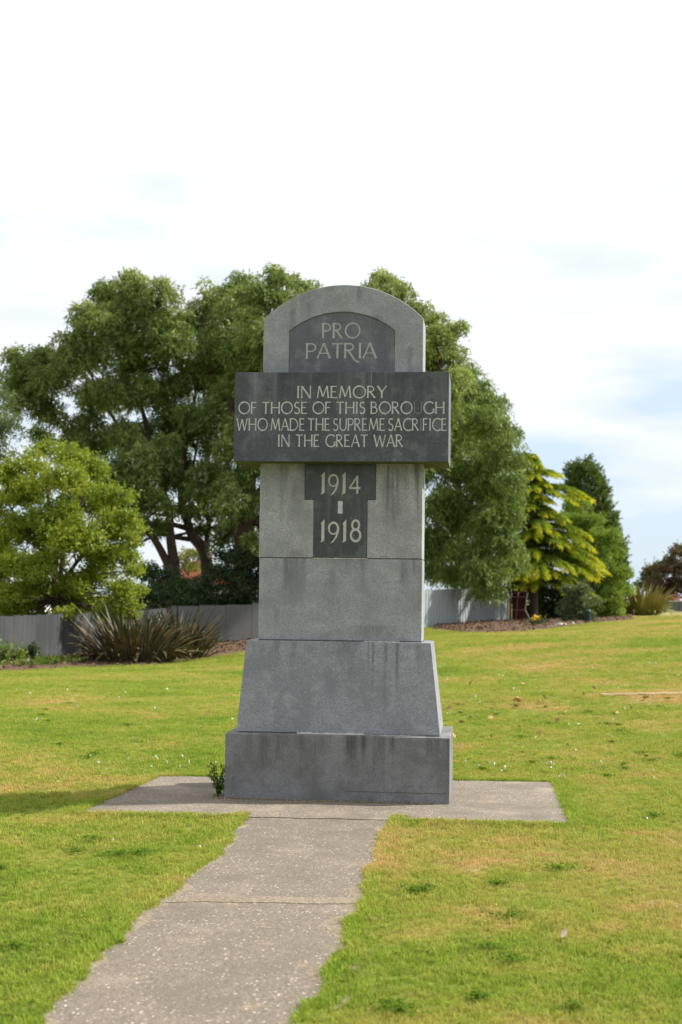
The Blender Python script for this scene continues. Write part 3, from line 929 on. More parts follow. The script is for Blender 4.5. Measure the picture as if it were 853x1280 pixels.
def gum_tree(label, base_px, depth, trunks, lobes, dens=150, t0=.45, dj=2.6, back=.35, mat='leaf_gum', hang=.5, spl=.36, group='tall gum trees behind the fence', near=False):
    root, g = tree_things('eucalyptus_tree', base_px, depth, label, 'tree', group)
    allpts = []
    first = True
    for tr in trunks:
        pts = [P(px, py, depth + dd) for px, py, dd, r_ in tr]
        rs = [r_ * .78 for *_, r_ in tr]
        if first: pts[0] = Vector(g) + Vector((0, 0, -.1)); first = False
        sp = smooth_path(pts, 5)
        n = len(sp)
        rad = np.interp(np.linspace(0, len(rs) - 1, n), range(len(rs)), rs)
        V, Fc = tube_geo(sp, list(rad), 9)
        mesh_obj('trunk' if tr is trunks[0] else 'limb', V, Fc, M['bark_gum'], root, smooth=True, origin=g)
        allpts += sp[n // 3:]
    Q, T = [], []
    cents = []
    for px, py, rp in lobes:
        dj_ = random.uniform(-dj, dj * .5)
        if near and px > 596: dj_ = random.uniform(-7.5, -5.0)
        cents.append((P(px, py, depth + dj_), rp * depth / F))
    nb = int(len(lobes) * back)
    for k in random.sample(range(len(lobes)), nb):       # the crown's far side
        px, py, rp = lobes[k]
        cents.append((P(px + random.uniform(-14, 14), py + 8 + random.uniform(-8, 14), depth + random.uniform(dj, dj * 2)), rp * depth / F * .85))
    for c, r_ in cents:
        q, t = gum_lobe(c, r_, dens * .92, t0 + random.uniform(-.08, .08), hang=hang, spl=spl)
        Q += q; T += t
        s = nearest(allpts, c)
        branch_to(root, g, s, c, .09, .025, M['bark_gum'], sag=.05)
        for _ in range(3):
            e = Vector(c) + Vector(sphere_dirs(1, -.2)[0]) * r_ * .8
            branch_to(root, g, Vector(s).lerp(c, .75), e, .03, .01, M['bark_gum'], sag=.0, sides=4)
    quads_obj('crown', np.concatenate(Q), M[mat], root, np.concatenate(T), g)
    return root

# left gum with the forked leaning trunk
gum_tree('leftmost large gum tree, leaning trunk forked low behind the yellow-green tree', 222, 63,
  [[(222, 800, 0, .42), (219, 720, 0, .34), (213, 670, 0, .25), (212, 644, 0, .22), (205, 618, 0, .20), (196, 580, .3, .17), (180, 520, .5, .13), (165, 460, .5, .09), (158, 420, .5, .05)],
   [(212, 710, 0, .24), (198, 682, -.3, .21), (184, 664, -.5, .17), (150, 635, -.8, .14), (110, 590, -1, .11), (75, 530, -1, .07), (50, 480, -1, .04)],
   [(203, 605, 0, .14), (180, 570, -.5, .11), (140, 520, -1, .08), (110, 460, -1, .05)]],
  [(172, 360, 24), (205, 368, 22), (140, 372, 24), (120, 398, 26), (165, 400, 36), (205, 405, 34), (88, 424, 22), (60, 446, 24), (25, 452, 18),
   (30, 478, 26), (62, 478, 24), (105, 445, 32), (145, 440, 36), (190, 448, 38), (22, 505, 16), (118, 490, 30), (160, 490, 34), (205, 495, 32), (105, 530, 24),
   (150, 545, 26), (185, 550, 26), (140, 590, 22), (50, 545, 15), (225, 430, 26), (180, 600, 20), (165, 575, 26), (200, 575, 18), (120, 560, 22), (165, 610, 18), (210, 600, 10), (178, 630, 14), (95, 555, 18), (130, 610, 16), (192, 618, 14), (208, 632, 9), (172, 655, 12), (190, 590, 20), (60, 520, 20), (45, 500, 22), (198, 655, 7), (150, 630, 14)], 225, .42)
# middle gum
gum_tree('middle gum tree with bare limbs spreading low, left of the thickest trunk', 262, 64,
  [[(262, 800, 0, .42), (258, 700, 0, .36), (241, 670, 0, .30), (233, 647, 0, .24), (226, 618, 0, .18), (232, 560, .3, .14), (245, 490, .4, .10), (255, 420, .4, .05)],
   [(238, 674, 0, .16), (215, 671, -.3, .12), (200, 668, -.4, .10), (176, 678, -.6, .06)],
   [(233, 660, 0, .17), (212, 655, -.3, .14), (190, 656, -.4, .12), (176, 650, -.6, .09), (150, 655, -.8, .05)],
   [(258, 700, 0, .20), (259, 674, .3, .17), (261, 650, .3, .15), (250, 632, .3, .12), (240, 600, .5, .09), (250, 540, .6, .06)],
   [(261, 652, .3, .12), (272, 632, .4, .09), (284, 618, .4, .07), (290, 570, .5, .05)]],
  [(265, 372, 24), (300, 362, 24), (250, 398, 26), (288, 400, 34), (262, 435, 34), (300, 440, 34), (240, 470, 28), (270, 480, 32), (300, 490, 30),
   (255, 520, 28), (285, 530, 26), (225, 540, 24), (262, 560, 22), (232, 585, 18), (215, 520, 24), (215, 560, 20), (262, 600, 12), (246, 612, 10), (275, 585, 14), (238, 540, 24), (282, 505, 26), (222, 600, 16), (258, 625, 13), (244, 640, 10), (240, 612, 15), (270, 640, 10), (228, 636, 9), (276, 612, 14), (222, 575, 18), (276, 660, 10), (250, 662, 7), (262, 590, 20)], 225, .42)
# right gum of the three, thick trunk
gum_tree('gum tree with the thickest trunk, directly left of the memorial', 304, 62,
  [[(304, 800, 0, .62), (304, 692, 0, .55), (308, 650, 0, .46), (312, 610, 0, .36), (318, 550, .3, .28), (330, 470, .5, .18), (345, 400, .5, .08)],
   [(303, 690, 0, .26), (294, 661, -.3, .19), (288, 618, -.4, .14), (284, 560, -.4, .10), (290, 500, -.4, .05)],
   [(306, 690, 0, .24), (299, 650, -.4, .15), (297, 610, -.5, .12), (300, 540, -.5, .07)],
   [(310, 640, 0, .24), (325, 655, 0, .20), (345, 640, .2, .16), (380, 570, .4, .12), (420, 500, .5, .06)],
   [(316, 570, .2, .2), (360, 500, .4, .14), (410, 430, .4, .07)]],
  [(345, 350, 20), (320, 372, 26), (378, 362, 20), (355, 385, 32), (330, 410, 34), (395, 400, 34), (312, 450, 28), (350, 445, 40), (400, 440, 40),
   (430, 420, 32), (310, 500, 26), (350, 505, 40), (410, 500, 40), (312, 560, 22), (340, 580, 30), (395, 560, 36), (305, 590, 16), (322, 620, 18), (292, 560, 20), (318, 650, 12), (286, 600, 10), (283, 640, 14), (298, 540, 24), (290, 622, 14), (276, 676, 10), (318, 672, 12), (300, 600, 16), (325, 690, 12), (290, 660, 9), (316, 630, 14), (400, 630, 40), (360, 660, 34)], 205, .45)
# gum rising behind the right shoulder
gum_tree('gum tree rising behind the right shoulder of the memorial with feathery top', 470, 63,
  [[(470, 790, 0, .45), (472, 690, 0, .36), (480, 600, 0, .26), (490, 520, 0, .18), (505, 440, 0, .10), (510, 400, 0, .05)],
   [(482, 590, 0, .18), (520, 530, .3, .13), (548, 460, .3, .07), (560, 420, .3, .04)]],
  [(478, 350, 15), (462, 366, 16), (495, 368, 18), (480, 390, 28), (520, 385, 16), (515, 408, 24), (548, 400, 16), (570, 412, 13), (545, 425, 20), (568, 445, 16),
   (500, 440, 34), (540, 455, 28), (570, 478, 18), (460, 450, 36), (490, 490, 38), (540, 500, 34), (480, 550, 38), (525, 560, 36), (490, 620, 36)], 215, .5)
# weeping gum
gum_tree('dense weeping gum tree right of the memorial, its foliage hanging over the blue-grey fence', 582, 76,
  [[(582, 770, 0, .34), (581, 730, 0, .30), (578, 690, 0, .26), (574, 620, 0, .2), (580, 550, 0, .12), (590, 500, 0, .05)],
   [(578, 690, 0, .14), (590, 650, -1, .1), (612, 610, -2, .07)]],
  [(578, 470, 20), (560, 482, 26), (596, 482, 16), (592, 490, 20), (615, 510, 20), (575, 505, 26), (605, 530, 28), (632, 545, 18), (565, 540, 34), (595, 565, 34), (628, 575, 24), (640, 600, 14), (550, 585, 34),
   (585, 600, 36), (620, 612, 28), (638, 640, 14), (550, 635, 32), (585, 645, 34), (618, 655, 28), (632, 680, 16), (548, 680, 30), (572, 690, 30), (608, 690, 26), (600, 710, 22),
   (542, 715, 20), (566, 716, 20), (614, 718, 20), (604, 736, 15), (620, 735, 14), (596, 728, 14), (640, 700, 16)], 210, .50, 6.5, .35, 'leaf_gum_deep', .85, .50, group=None, near=True)

# pale dead limbs showing inside the weeping gum
def broad_lobe(c, r, dens, t0, leafL=.11, leafW=.075, flat=.35, spl=.40, k=9, n_sub=9):
    """layered sprays of broad leaves"""
    Q, T = [], []
    for sc_, sr in sublobes(c, r, n_sub):
        ns = max(6, int(dens * sr * sr))
        u = sphere_dirs(ns, -.8)
        rho = .3 + .7 * rng.random(ns) ** .6
        p0 = sc_ + u * (sr * rho)[:, None] * np.array([1, 1, .85])
        sdir = unit(u * np.array([1, 1, flat]) + rng.normal(size=(ns, 3)) * .25)
        tt = (np.arange(k) + .5) / k
        Ls = spl * rng.uniform(.5, 1.2, ns)
        pos = p0[:, None, :] + sdir[:, None, :] * (tt[None, :, None] * Ls[:, None, None]) + rng.normal(size=(ns, k, 3)) * .045
        dd = sdir[:, None, :] * .6 + rng.normal(size=pos.shape) * .6 + np.array([0, 0, -.12])
        q = leaf_quads(pos.reshape(-1, 3), dd.reshape(-1, 3), rng.uniform(.7, 1.3, ns * k) * leafL, rng.uniform(.8, 1.2, ns * k) * leafW, .1)
        st = random.uniform(-.12, .12)
        tn = t0 + st + np.repeat(rng.normal(size=ns) * .12, k) + rng.normal(size=ns * k) * .1 + np.tile(tt * .15, ns)
        Q.append(q); T.append(tn)
    return Q, T

def broad_tree(name, label, base_px, depth, trunks, lobes, mat, dens, t0=.5, dj=1.5, back=.4, leafL=.11, leafW=.075, cat='tree', group=None, bark='bark_dark', flat=.35, spl=.4, lscale=1.0, twigs=2):
    root, g = tree_things(name, base_px, depth, label, cat, group)
    allpts = []
    for k, tr in enumerate(trunks):
        pts = [P(px, py, depth + dd) for px, py, dd, r_ in tr]
        if k == 0: pts[0] = Vector(g) + Vector((0, 0, -.1))
        sp = smooth_path(pts, 4); n = len(sp)
        rad = np.interp(np.linspace(0, len(tr) - 1, n), range(len(tr)), [q[3] for q in tr])
        V, Fc = tube_geo(sp, list(rad), 8)
        mesh_obj('trunk' if k == 0 else 'limb', V, Fc, M[bark], root, smooth=True, origin=g)
        allpts += sp[n // 4:]
    cents = []
    for px, py, rp in lobes: cents.append((P(px, py, depth + random.uniform(-dj, dj * .5)), rp * lscale * depth / F))
    for k in random.sample(range(len(lobes)), int(len(lobes) * back)):
        px, py, rp = lobes[k]
        cents.append((P(px + random.uniform(-10, 10), py + random.uniform(-4, 8), depth + random.uniform(dj * .7, dj * 1.6)), rp * depth / F * .9))
    Q, T = [], []
    for c, r_ in cents:
        q, t = broad_lobe(c, r_, dens, t0 + random.uniform(-.06, .06), leafL, leafW, flat, spl)
        Q += q; T += t
        if allpts:
            s = nearest(allpts, c)
            branch_to(root, g, s, c, .04, .015, M[bark], sag=.02, sides=5)
            for _ in range(twigs):
                branch_to(root, g, Vector(s).lerp(c, .6), Vector(c) + Vector(sphere_dirs(1, -.3)[0]) * r_ * .8, .016, .006, M[bark], sag=0, sides=4)
    quads_obj('crown' if cat == 'tree' else 'foliage', np.concatenate(Q), M[mat], root, np.concatenate(T), g)
    return root

# yellow-green tree, left front
broad_tree('broadleaf_tree', 'bright yellow-green leafy tree at the left, lower sprays hanging over the weathered fence', 72, 50.5,
  [[(72, 800, 0, .16), (69, 750, 0, .14), (68, 700, 0, .12), (62, 650, 0, .08), (60, 590, 0, .04)],
   [(74, 790, .1, .11), (75, 730, .1, .1), (84, 670, 0, .07), (110, 610, 0, .04)],
   [(70, 740, -.2, .08), (105, 690, -.3, .07), (140, 640, -.3, .04)],
   [(68, 710, 0, .07), (30, 660, 0, .05), (5, 620, 0, .03)]],
  [(62, 563, 17), (88, 575, 20), (38, 580, 18), (115, 590, 20), (10, 595, 20), (75, 602, 30), (140, 618, 22), (30, 620, 30), (108, 632, 32), (-12, 635, 30), (154, 648, 16),
   (62, 650, 34), (140, 665, 26), (162, 678, 12), (15, 665, 28), (20, 705, 22), (-5, 720, 24), (45, 672, 22), (95, 680, 30), (150, 700, 22), (-15, 690, 26), (58, 700, 20), (120, 720, 24), (165, 738, 14), (88, 735, 20), (38, 735, 20), (145, 745, 17), (20, 768, 12), (42, 756, 14), (118, 758, 15), (100, 768, 11), (12, 745, 15), (-20, 740, 22), (68, 745, 16), (90, 755, 14), (30, 755, 16), (52, 772, 9), (132, 770, 12), (112, 775, 8), (160, 768, 9), (5, 762, 12), (82, 768, 8), (22, 782, 11), (38, 776, 11), (8, 774, 11), (45, 715, 22), (75, 672, 30), (125, 690, 22), (28, 770, 12), (165, 760, 10), (145, 765, 10), (168, 715, 11), (170, 660, 8)],
  'leaf_gold', 400, .50, 3.0, .25, .10, .068, spl=.30, lscale=.95)

# grey-green tree cut by the left edge
broad_tree('grey_green_tree', 'grey-green tree cut off by the left edge, above the yellow-green tree', -22, 54,
  [[(-22, 800, 0, .2), (-22, 700, 0, .17), (-20, 600, 0, .1), (-15, 520, 0, .05)]],
  [(-2, 500, 17), (0, 535, 20), (-20, 480, 20), (-15, 560, 26), (-35, 520, 30), (-40, 570, 30), (0, 570, 15), (-30, 610, 26)],
  'leaf_grey', 190, .5, 1.2, .3, .13, .05, spl=.4)

# dark shrubs under the gums
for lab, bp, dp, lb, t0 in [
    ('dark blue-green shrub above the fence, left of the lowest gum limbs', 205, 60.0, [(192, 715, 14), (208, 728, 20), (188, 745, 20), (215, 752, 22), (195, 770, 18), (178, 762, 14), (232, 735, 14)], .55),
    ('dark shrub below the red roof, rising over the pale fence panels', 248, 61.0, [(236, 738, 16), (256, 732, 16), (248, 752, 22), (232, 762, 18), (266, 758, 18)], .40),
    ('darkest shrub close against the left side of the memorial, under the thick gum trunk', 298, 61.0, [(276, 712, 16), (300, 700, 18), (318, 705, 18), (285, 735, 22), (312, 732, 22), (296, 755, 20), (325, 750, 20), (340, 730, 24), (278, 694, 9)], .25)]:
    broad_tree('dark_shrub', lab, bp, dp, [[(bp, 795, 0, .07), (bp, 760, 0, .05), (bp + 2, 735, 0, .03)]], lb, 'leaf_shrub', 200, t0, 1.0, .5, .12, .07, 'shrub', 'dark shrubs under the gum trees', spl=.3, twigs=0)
broad_tree('yellow_bush', 'pale yellow-green bush far behind the gum limbs, beside the red roof', 240, 82, [[(236, 785, 0, .06), (236, 740, 0, .04), (236, 715, 0, .02)]],
  [(234, 698, 13), (244, 694, 10), (228, 708, 11), (240, 710, 10), (252, 690, 8)], 'leaf_yellowbush', 120, .5, .8, .3, .13, .07, 'shrub', spl=.3, twigs=0)

# big bush right, in front of the dark conifer
broad_tree('tall_bush', 'large dense green bush in front of the dark conifer, rounded and rising to a point', 745, 81,
  [[(745, 785, 0, .12), (742, 740, 0, .1), (738, 690, 0, .06), (732, 645, 0, .03)]],
  [(775, 690, 10), (781, 715, 10), (783, 740, 10), (764, 672, 12), (722, 632, 14), (712, 650, 14), (738, 650, 14), (728, 665, 18), (750, 672, 14), (735, 690, 20), (760, 695, 14), (715, 690, 14), (770, 718, 12), (750, 720, 22), (728, 725, 18), (772, 740, 13), (755, 750, 20), (735, 755, 16), (772, 762, 13), (752, 770, 14), (770, 772, 10), (742, 705, 20)],
  'leaf_hedge', 260, .46, 1.6, .4, .13, .06, 'shrub', spl=.3, twigs=0)
broad_tree('low_shrub', 'low grey-green leafy shrub at the foot of the golden cypress, next to the bin', 718, 69,
  [[(718, 785, 0, .05), (718, 765, 0, .04), (718, 750, 0, .02)]],
  [(712, 742, 11), (728, 738, 11), (718, 755, 14), (733, 755, 10), (708, 764, 11), (724, 768, 12), (712, 775, 8), (735, 770, 8)],
  'leaf_grey', 260, .38, .6, .3, .11, .07, 'shrub', spl=.22, twigs=0)

# purple tree and its green neighbour
broad_tree('copper_beech', 'dark purple-leaved tree at the far right edge above the low grey wall', 862, 118,
  [[(862, 768, 0, .25), (862, 735, 0, .2), (862, 700, 0, .1)]],
  [(850, 692, 9), (838, 700, 9), (860, 688, 12), (845, 712, 14), (828, 712, 8), (862, 715, 18), (832, 728, 12), (850, 733, 14), (820, 730, 9), (868, 740, 14), (880, 705, 20), (836, 742, 9), (822, 742, 8)],
  'leaf_purple', 75, .5, 2.0, .4, .20, .13, spl=.5, twigs=0)
broad_tree('olive_shrub', 'small dull green shrub left of the purple tree', 812, 122, [[(812, 766, 0, .1), (812, 740, 0, .08), (812, 725, 0, .04)]],
  [(808, 718, 6), (816, 714, 6), (812, 726, 8), (820, 722, 6), (804, 732, 7), (814, 738, 8), (824, 735, 6)], 'leaf_grey', 80, .2, .8, .3, .2, .12, 'shrub', spl=.4, twigs=0)

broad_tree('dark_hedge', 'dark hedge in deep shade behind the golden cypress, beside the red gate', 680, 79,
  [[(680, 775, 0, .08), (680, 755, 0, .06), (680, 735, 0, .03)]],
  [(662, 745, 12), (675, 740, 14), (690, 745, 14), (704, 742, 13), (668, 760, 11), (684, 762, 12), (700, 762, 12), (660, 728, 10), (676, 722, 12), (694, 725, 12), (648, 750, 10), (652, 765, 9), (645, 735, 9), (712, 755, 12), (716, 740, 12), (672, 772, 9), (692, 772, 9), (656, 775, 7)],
  'leaf_shrub', 170, .08, .8, .4, .14, .08, 'hedge', spl=.3, twigs=0)  # added foliage, leaves tinted near black to stand in for deep shade

# golden cypress
def cypress():
    depth = 75
    root, g = tree_things('golden_cypress', 668, depth, 'golden cypress with drooping yellow-tipped tiers between the weeping gum and the big bush')
    topz = P(660, 566, depth).z
    tr = [g + Vector((0, 0, -.1)), P(668, 700, depth), P(664, 630, depth), P(660, 566, depth)]
    sp = smooth_path(tr, 6); n = len(sp)
    V, Fc = tube_geo(sp, list(np.linspace(.22, .03, n)), 8)
    mesh_obj('trunk', V, Fc, M['bark_dark'], root, smooth=True, origin=g)
    Q, T = [], []
    Hh = topz - g.z
    specs = []
    for k in range(96):
        t = .22 + .78 * (k / 96) ** .95
        az = k * 2.399 + random.uniform(-.3, .3)
        L = (3.6 * (1 - t) ** .8 + .3) * random.uniform(.6, 1.15)
        specs.append((t, az, L))
    # long boughs that reach out to the right, as the photo shows
    phi = math.atan2(RGT.y, RGT.x)
    for (py, L, aj) in [(590, 1.5, .1), (592, 1.2, -.4), (608, 3.0, -.1), (612, 2.6, .15), (616, 2.2, -.35), (660, 2.9, -.2), (664, 2.6, .2), (672, 3.1, -.5), (684, 3.6, .0), (690, 3.5, -.3), (697, 3.9, -.12), (702, 3.7, .2), (706, 3.4, -.6), (700, 3.2, -1.1), (704, 3.3, -1.6)]:
        t = (P(668, py, depth).z - g.z) / Hh
        specs.append((min(t, .97), phi + aj, abs(L)))
    for t, az, L in specs:
        s = sp[min(n - 1, int(t * (n - 1)))]
        s = Vector((np.interp(g.z + Hh * t, [q.z for q in sp], [q.x for q in sp]), np.interp(g.z + Hh * t, [q.z for q in sp], [q.y for q in sp]), g.z + Hh * t))
        if L > 2.2 and t < .45: L *= .93
        d = Vector((math.cos(az), math.sin(az), 0))
        rise = random.uniform(.05, .22)
        pts = [s + d * (L * q) + Vector((0, 0, L * (rise * q - (.30 + .12 * (1 - t)) * q * q * q + .02))) for q in np.linspace(0, 1, 9)]
        V, Fc = tube_geo(pts, list(np.linspace(.035 + .01 * L, .008, 9)), 5)
        mesh_obj('branch', V, Fc, M['bark_dark'], root, smooth=True, origin=g)
        side = Vector((-d.y, d.x, 0))
        nb = int(40 * L) + 12
        q = rng.random(nb) ** .75
        px_ = np.array([[np.interp(a, np.linspace(0, 1, 9), [p[i] for p in pts]) for i in range(3)] for a in q])
        sg = rng.choice([-1, 1], nb)
        sdir = np.array(side)[None] * sg[:, None] * rng.uniform(.3, 1.1, nb)[:, None] + np.array(d)[None] * rng.uniform(.4, 1.0, nb)[:, None]
        sdir = unit(sdir)
        Ls = (.28 + .42 * (1 - np.abs(q - .55))) * rng.uniform(.5, 1.1, nb) * min(1, .45 + L / 3)
        kk = 22
        tt = (np.arange(kk) + .5) / kk
        pos = px_[:, None, :] + sdir[:, None, :] * (tt[None, :, None] * Ls[:, None, None]) + np.array([0, 0, 1.0]) * (((.10 * tt - .50 * tt ** 2))[None, :] * Ls[:, None])[:, :, None]
        pos = pos + rng.normal(size=pos.shape) * .022
        dn = np.array([0, 0, -.75])
        dd = sdir[:, None, :] * .8 + dn * tt[None, :, None] * 1.3 + rng.normal(size=pos.shape) * .38
        qd = leaf_quads(pos.reshape(-1, 3), dd.reshape(-1, 3), rng.uniform(.09, .20, nb * kk), .030)
        tip = np.clip(q * 1.0 - .12, 0, 1)
        tn = .10 + .95 * np.repeat(tip ** 1.5, kk) * np.tile(.45 + .55 * tt, nb) + np.tile(tt, nb) * .18 + rng.normal(size=nb * kk) * .08
        tn += .12 * (t - .3)
        Q.append(qd); T.append(tn)
    quads_obj('crown', np.concatenate(Q), M['leaf_cypress'], root, np.concatenate(T), g)
cypress()

# dark conifer
def conifer():
    depth = 87
    root, g = tree_things('dark_conifer', 742, depth, 'tall dark green conifer with a blunt top at the right of the tree line')
    top = P(733, 586, depth)
    sp = smooth_path([g + Vector((0, 0, -.1)), P(740, 700, depth), top], 6)
    V, Fc = tube_geo(sp, list(np.linspace(.25, .03, len(sp))), 8)
    mesh_obj('trunk', V, Fc, M['bark_dark'], root, smooth=True, origin=g)
    # profile read at several heights: left and right reach in photo pixels
    prof = [(583, 731, 737), (590, 708, 744), (600, 707, 754), (612, 706, 760), (625, 708, 764), (640, 709, 768), (660, 709, 774), (680, 710, 780), (700, 712, 784), (720, 714, 786), (750, 716, 784), (770, 722, 780)]
    Q, T = [], []
    pys = [p[0] for p in prof]
    for k in range(2300):
        py = 582 + (772 - 582) * random.random() ** .85
        l = np.interp(py, pys, [p[1] for p in prof]); r_ = np.interp(py, pys, [p[2] for p in prof])
        cx, hw = (l + r_) / 2, (r_ - l) / 2
        ang = random.uniform(0, 2 * math.pi)
        rho = math.sqrt(random.uniform(.45, 1.0)) * random.uniform(.9, 1.03)
        off = P(cx, py, depth)
        hwm = hw * depth / F
        c = off + RGT * (math.cos(ang) * hwm * rho) + FWD * (math.sin(ang) * hwm * rho)
        out = (RGT * math.cos(ang) + FWD * math.sin(ang))
        d = (out * .65 + Vector((0, 0, 1)) * random.uniform(.35, .9)).normalized()
        L = random.choice([.35, .5, .6, .8, 1.0])
        kk = 42
        tt = rng.random(kk)
        pos = np.array(c - out * L * .5)[None] + np.array(d)[None] * (tt * L)[:, None] + rng.normal(size=(kk, 3)) * (.085 * (1.15 - tt))[:, None]
        dd = np.array(d)[None] * .7 + rng.normal(size=(kk, 3)) * .5
        Q.append(leaf_quads(pos, dd, rng.uniform(.10, .2, kk), .055))
        T.append(.32 + random.uniform(-.15, .15) + tt * .30 + rng.normal(size=kk) * .08)
    quads_obj('crown', np.concatenate(Q), M['leaf_fir'], root, np.concatenate(T), g)
conifer()

# ================================================================ FENCES
def fence_line(name, label, p0, p1, w, h, mat, part, gap=.01, th=.02, var=.03, post=None, group=None, hfun=None, rib=False):
    """vertical boards or sheets between two ground points (px, depth)"""
    a = ground(*p0); b = ground(*p1)
    root = empty(name, a, label, 'fence', group)
    v = Vector((b.x - a.x, b.y - a.y, 0)); L = v.length; v.normalize()
    nrm = Vector((v.y, -v.x, 0))
    n = max(1, int(L / w)); w = L / n
    ang = math.atan2(v.y, v.x)
    def board_mesh(hh):
        bm = bmesh.new()
        W = w - gap
        if rib:
            prof = [(0, 0), (.035, 0), (.05, .028), (.085, .028), (.10, 0), (W * .5, .0), (W, 0)]
            f = [bm.verts.new((x, -y, 0)) for x, y in prof]; tp = [bm.verts.new((x, -y, hh)) for x, y in prof]
            bk = [bm.verts.new((x, -y + .006, 0)) for x, y in prof]; bt = [bm.verts.new((x, -y + .006, hh)) for x, y in prof]
            for i in range(len(prof) - 1):
                bm.faces.new([f[i], f[i + 1], tp[i + 1], tp[i]]); bm.faces.new([bk[i + 1], bk[i], bt[i], bt[i + 1]])
                bm.faces.new([tp[i], tp[i + 1], bt[i + 1], bt[i]])
            bm.faces.new([f[0], tp[0], bt[0], bk[0]]); bm.faces.new([f[-1], bk[-1], bt[-1], tp[-1]])
        else:
            bmesh.ops.create_cube(bm, size=1)
            for vv in bm.verts:
                vv.co = Vector(((vv.co.x + .5) * W, vv.co.y * th, (vv.co.z + .5) * hh))
        me = bpy.data.meshes.new(part)
        bm.to_mesh(me); bm.free(); me.materials.append(mat)
        return me
    ms = [board_mesh(h * (1 + random.uniform(-var, var) * .5)) for _ in range(5)]
    for i in range(n):
        q = a + v * (w * i)
        z = float(H(q.x + v.x * w / 2, q.y + v.y * w / 2))
        o = bpy.data.objects.new(part, ms[i % 5 if var else 0])
        COL.objects.link(o); o.parent = root
        o.location = (q.x - a.x, q.y - a.y, z - a.z - .04)
        o.rotation_euler = (0, 0, ang)
        o.location = Vector(o.location) + nrm * random.uniform(0, .006)
    # rails and posts behind
    for k in range(2):
        zz = h * (.25 + .5 * k)
        V, Fc = [], []
        V_ = []
        m = max(2, int(L / 3))
        for i in range(m):
            s0 = a + v * (L * i / m); s1 = a + v * (L * (i + 1) / m)
            s0.z = float(H(s0.x, s0.y)) + zz; s1.z = float(H(s1.x, s1.y)) + zz
            s0 = s0 - nrm * (th / 2 + .03); s1 = s1 - nrm * (th / 2 + .03)
            bb = len(V)
            for s in (s0, s1):
                for du, dz in ((-.02, -.04), (.02, -.04), (.02, .04), (-.02, .04)):
                    V.append(s + nrm * du + Vector((0, 0, dz)))
            for i2 in range(4):
                j2 = (i2 + 1) % 4
                Fc.append((bb + i2, bb + j2, bb + 4 + j2, bb + 4 + i2))
        mesh_obj('rail', V, Fc, mat, root, origin=a)
    if post:
        np_ = int(L / 2.4)
        for i in range(np_ + 1):
            q = a + v * (L * i / np_) - nrm * .12
            z = float(H(q.x, q.y))
            V, Fc = tube_geo([Vector((q.x, q.y, z - .1)), Vector((q.x, q.y, z + h * .97))], [.06, .06], 4)
            mesh_obj('post', V, Fc, mat, root, origin=a)
    return root, b

fence_line('board_fence', 'weathered grey vertical board fence running behind the flax clump on the left', (-70, 41), (214, 57), .29, 1.56, M['fence_wood'], 'board', .008, .02, .02, True)
fence_line('panel_fence', 'plain pale grey panel fence between the flax clump and the memorial', (215, 57.3), (470, 62), 1.15, 1.62, M['fence_pale'], 'panel', .012, .03, .0, True)
_, fe = fence_line('steel_fence', 'blue-grey ribbed metal fence under the weeping gum right of the memorial', (471, 62), (636, 77), .335, 1.84, M['fence_steel'], 'panel', .004, .02, .0, True, rib=True)

# pale end post with the dark red gate
gp_ = ground(638, 77)
gate = empty('garden_gate', gp_, 'dark red gate with pale cross bars at the end of the metal fence', 'gate')
def box(name, c0, c1, mat, parent, org, rot=0):
    bm = bmesh.new(); bmesh.ops.create_cube(bm, size=1)
    for v in bm.verts:
        v.co = Vector((c0[0] + (v.co.x + .5) * (c1[0] - c0[0]), c0[1] + (v.co.y + .5) * (c1[1] - c0[1]), c0[2] + (v.co.z + .5) * (c1[2] - c0[2])))
    bmesh.ops.bevel(bm, geom=bm.edges[:], offset=min(.01, .2 * min(abs(c1[i] - c0[i]) for i in range(3))), segments=1, affect='EDGES')
    return bm_obj(name, bm, mat, parent)
box('post', (-.06, -.08, -.1), (.07, .06, 1.72), M['frame_pale'], gate, gp_)
for k in range(4):
    box('board', (.10 + .19 * k, 0, .05), (.286 + .19 * k, .03, 1.70), M['red_board'], gate, gp_)
box('rail', (.09, -.045, .62), (.86, -.002, .69), M['frame_pale'], gate, gp_)
box('rail', (.09, -.045, 1.32), (.86, -.002, 1.39), M['frame_pale'], gate, gp_)
V, Fc = tube_geo([Vector((.30, -.075, .05)), Vector((.42, -.075, 1.62))], [.035, .035], 4)
mesh_obj('bar', V, Fc, M['frame_pale'], gate)
V, Fc = tube_geo([Vector((.78, -.075, .62)), Vector((.92, -.075, 1.62))], [.035, .035], 4)
mesh_obj('bar', V, Fc, M['frame_pale'], gate)
V, Fc = tube_geo([Vector((.80, -.075, .66)), Vector((1.02, -.075, .25))], [.03, .03], 4)
mesh_obj('bar', V, Fc, M['frame_pale'], gate)
gate.rotation_euler = (0, 0, YAW)

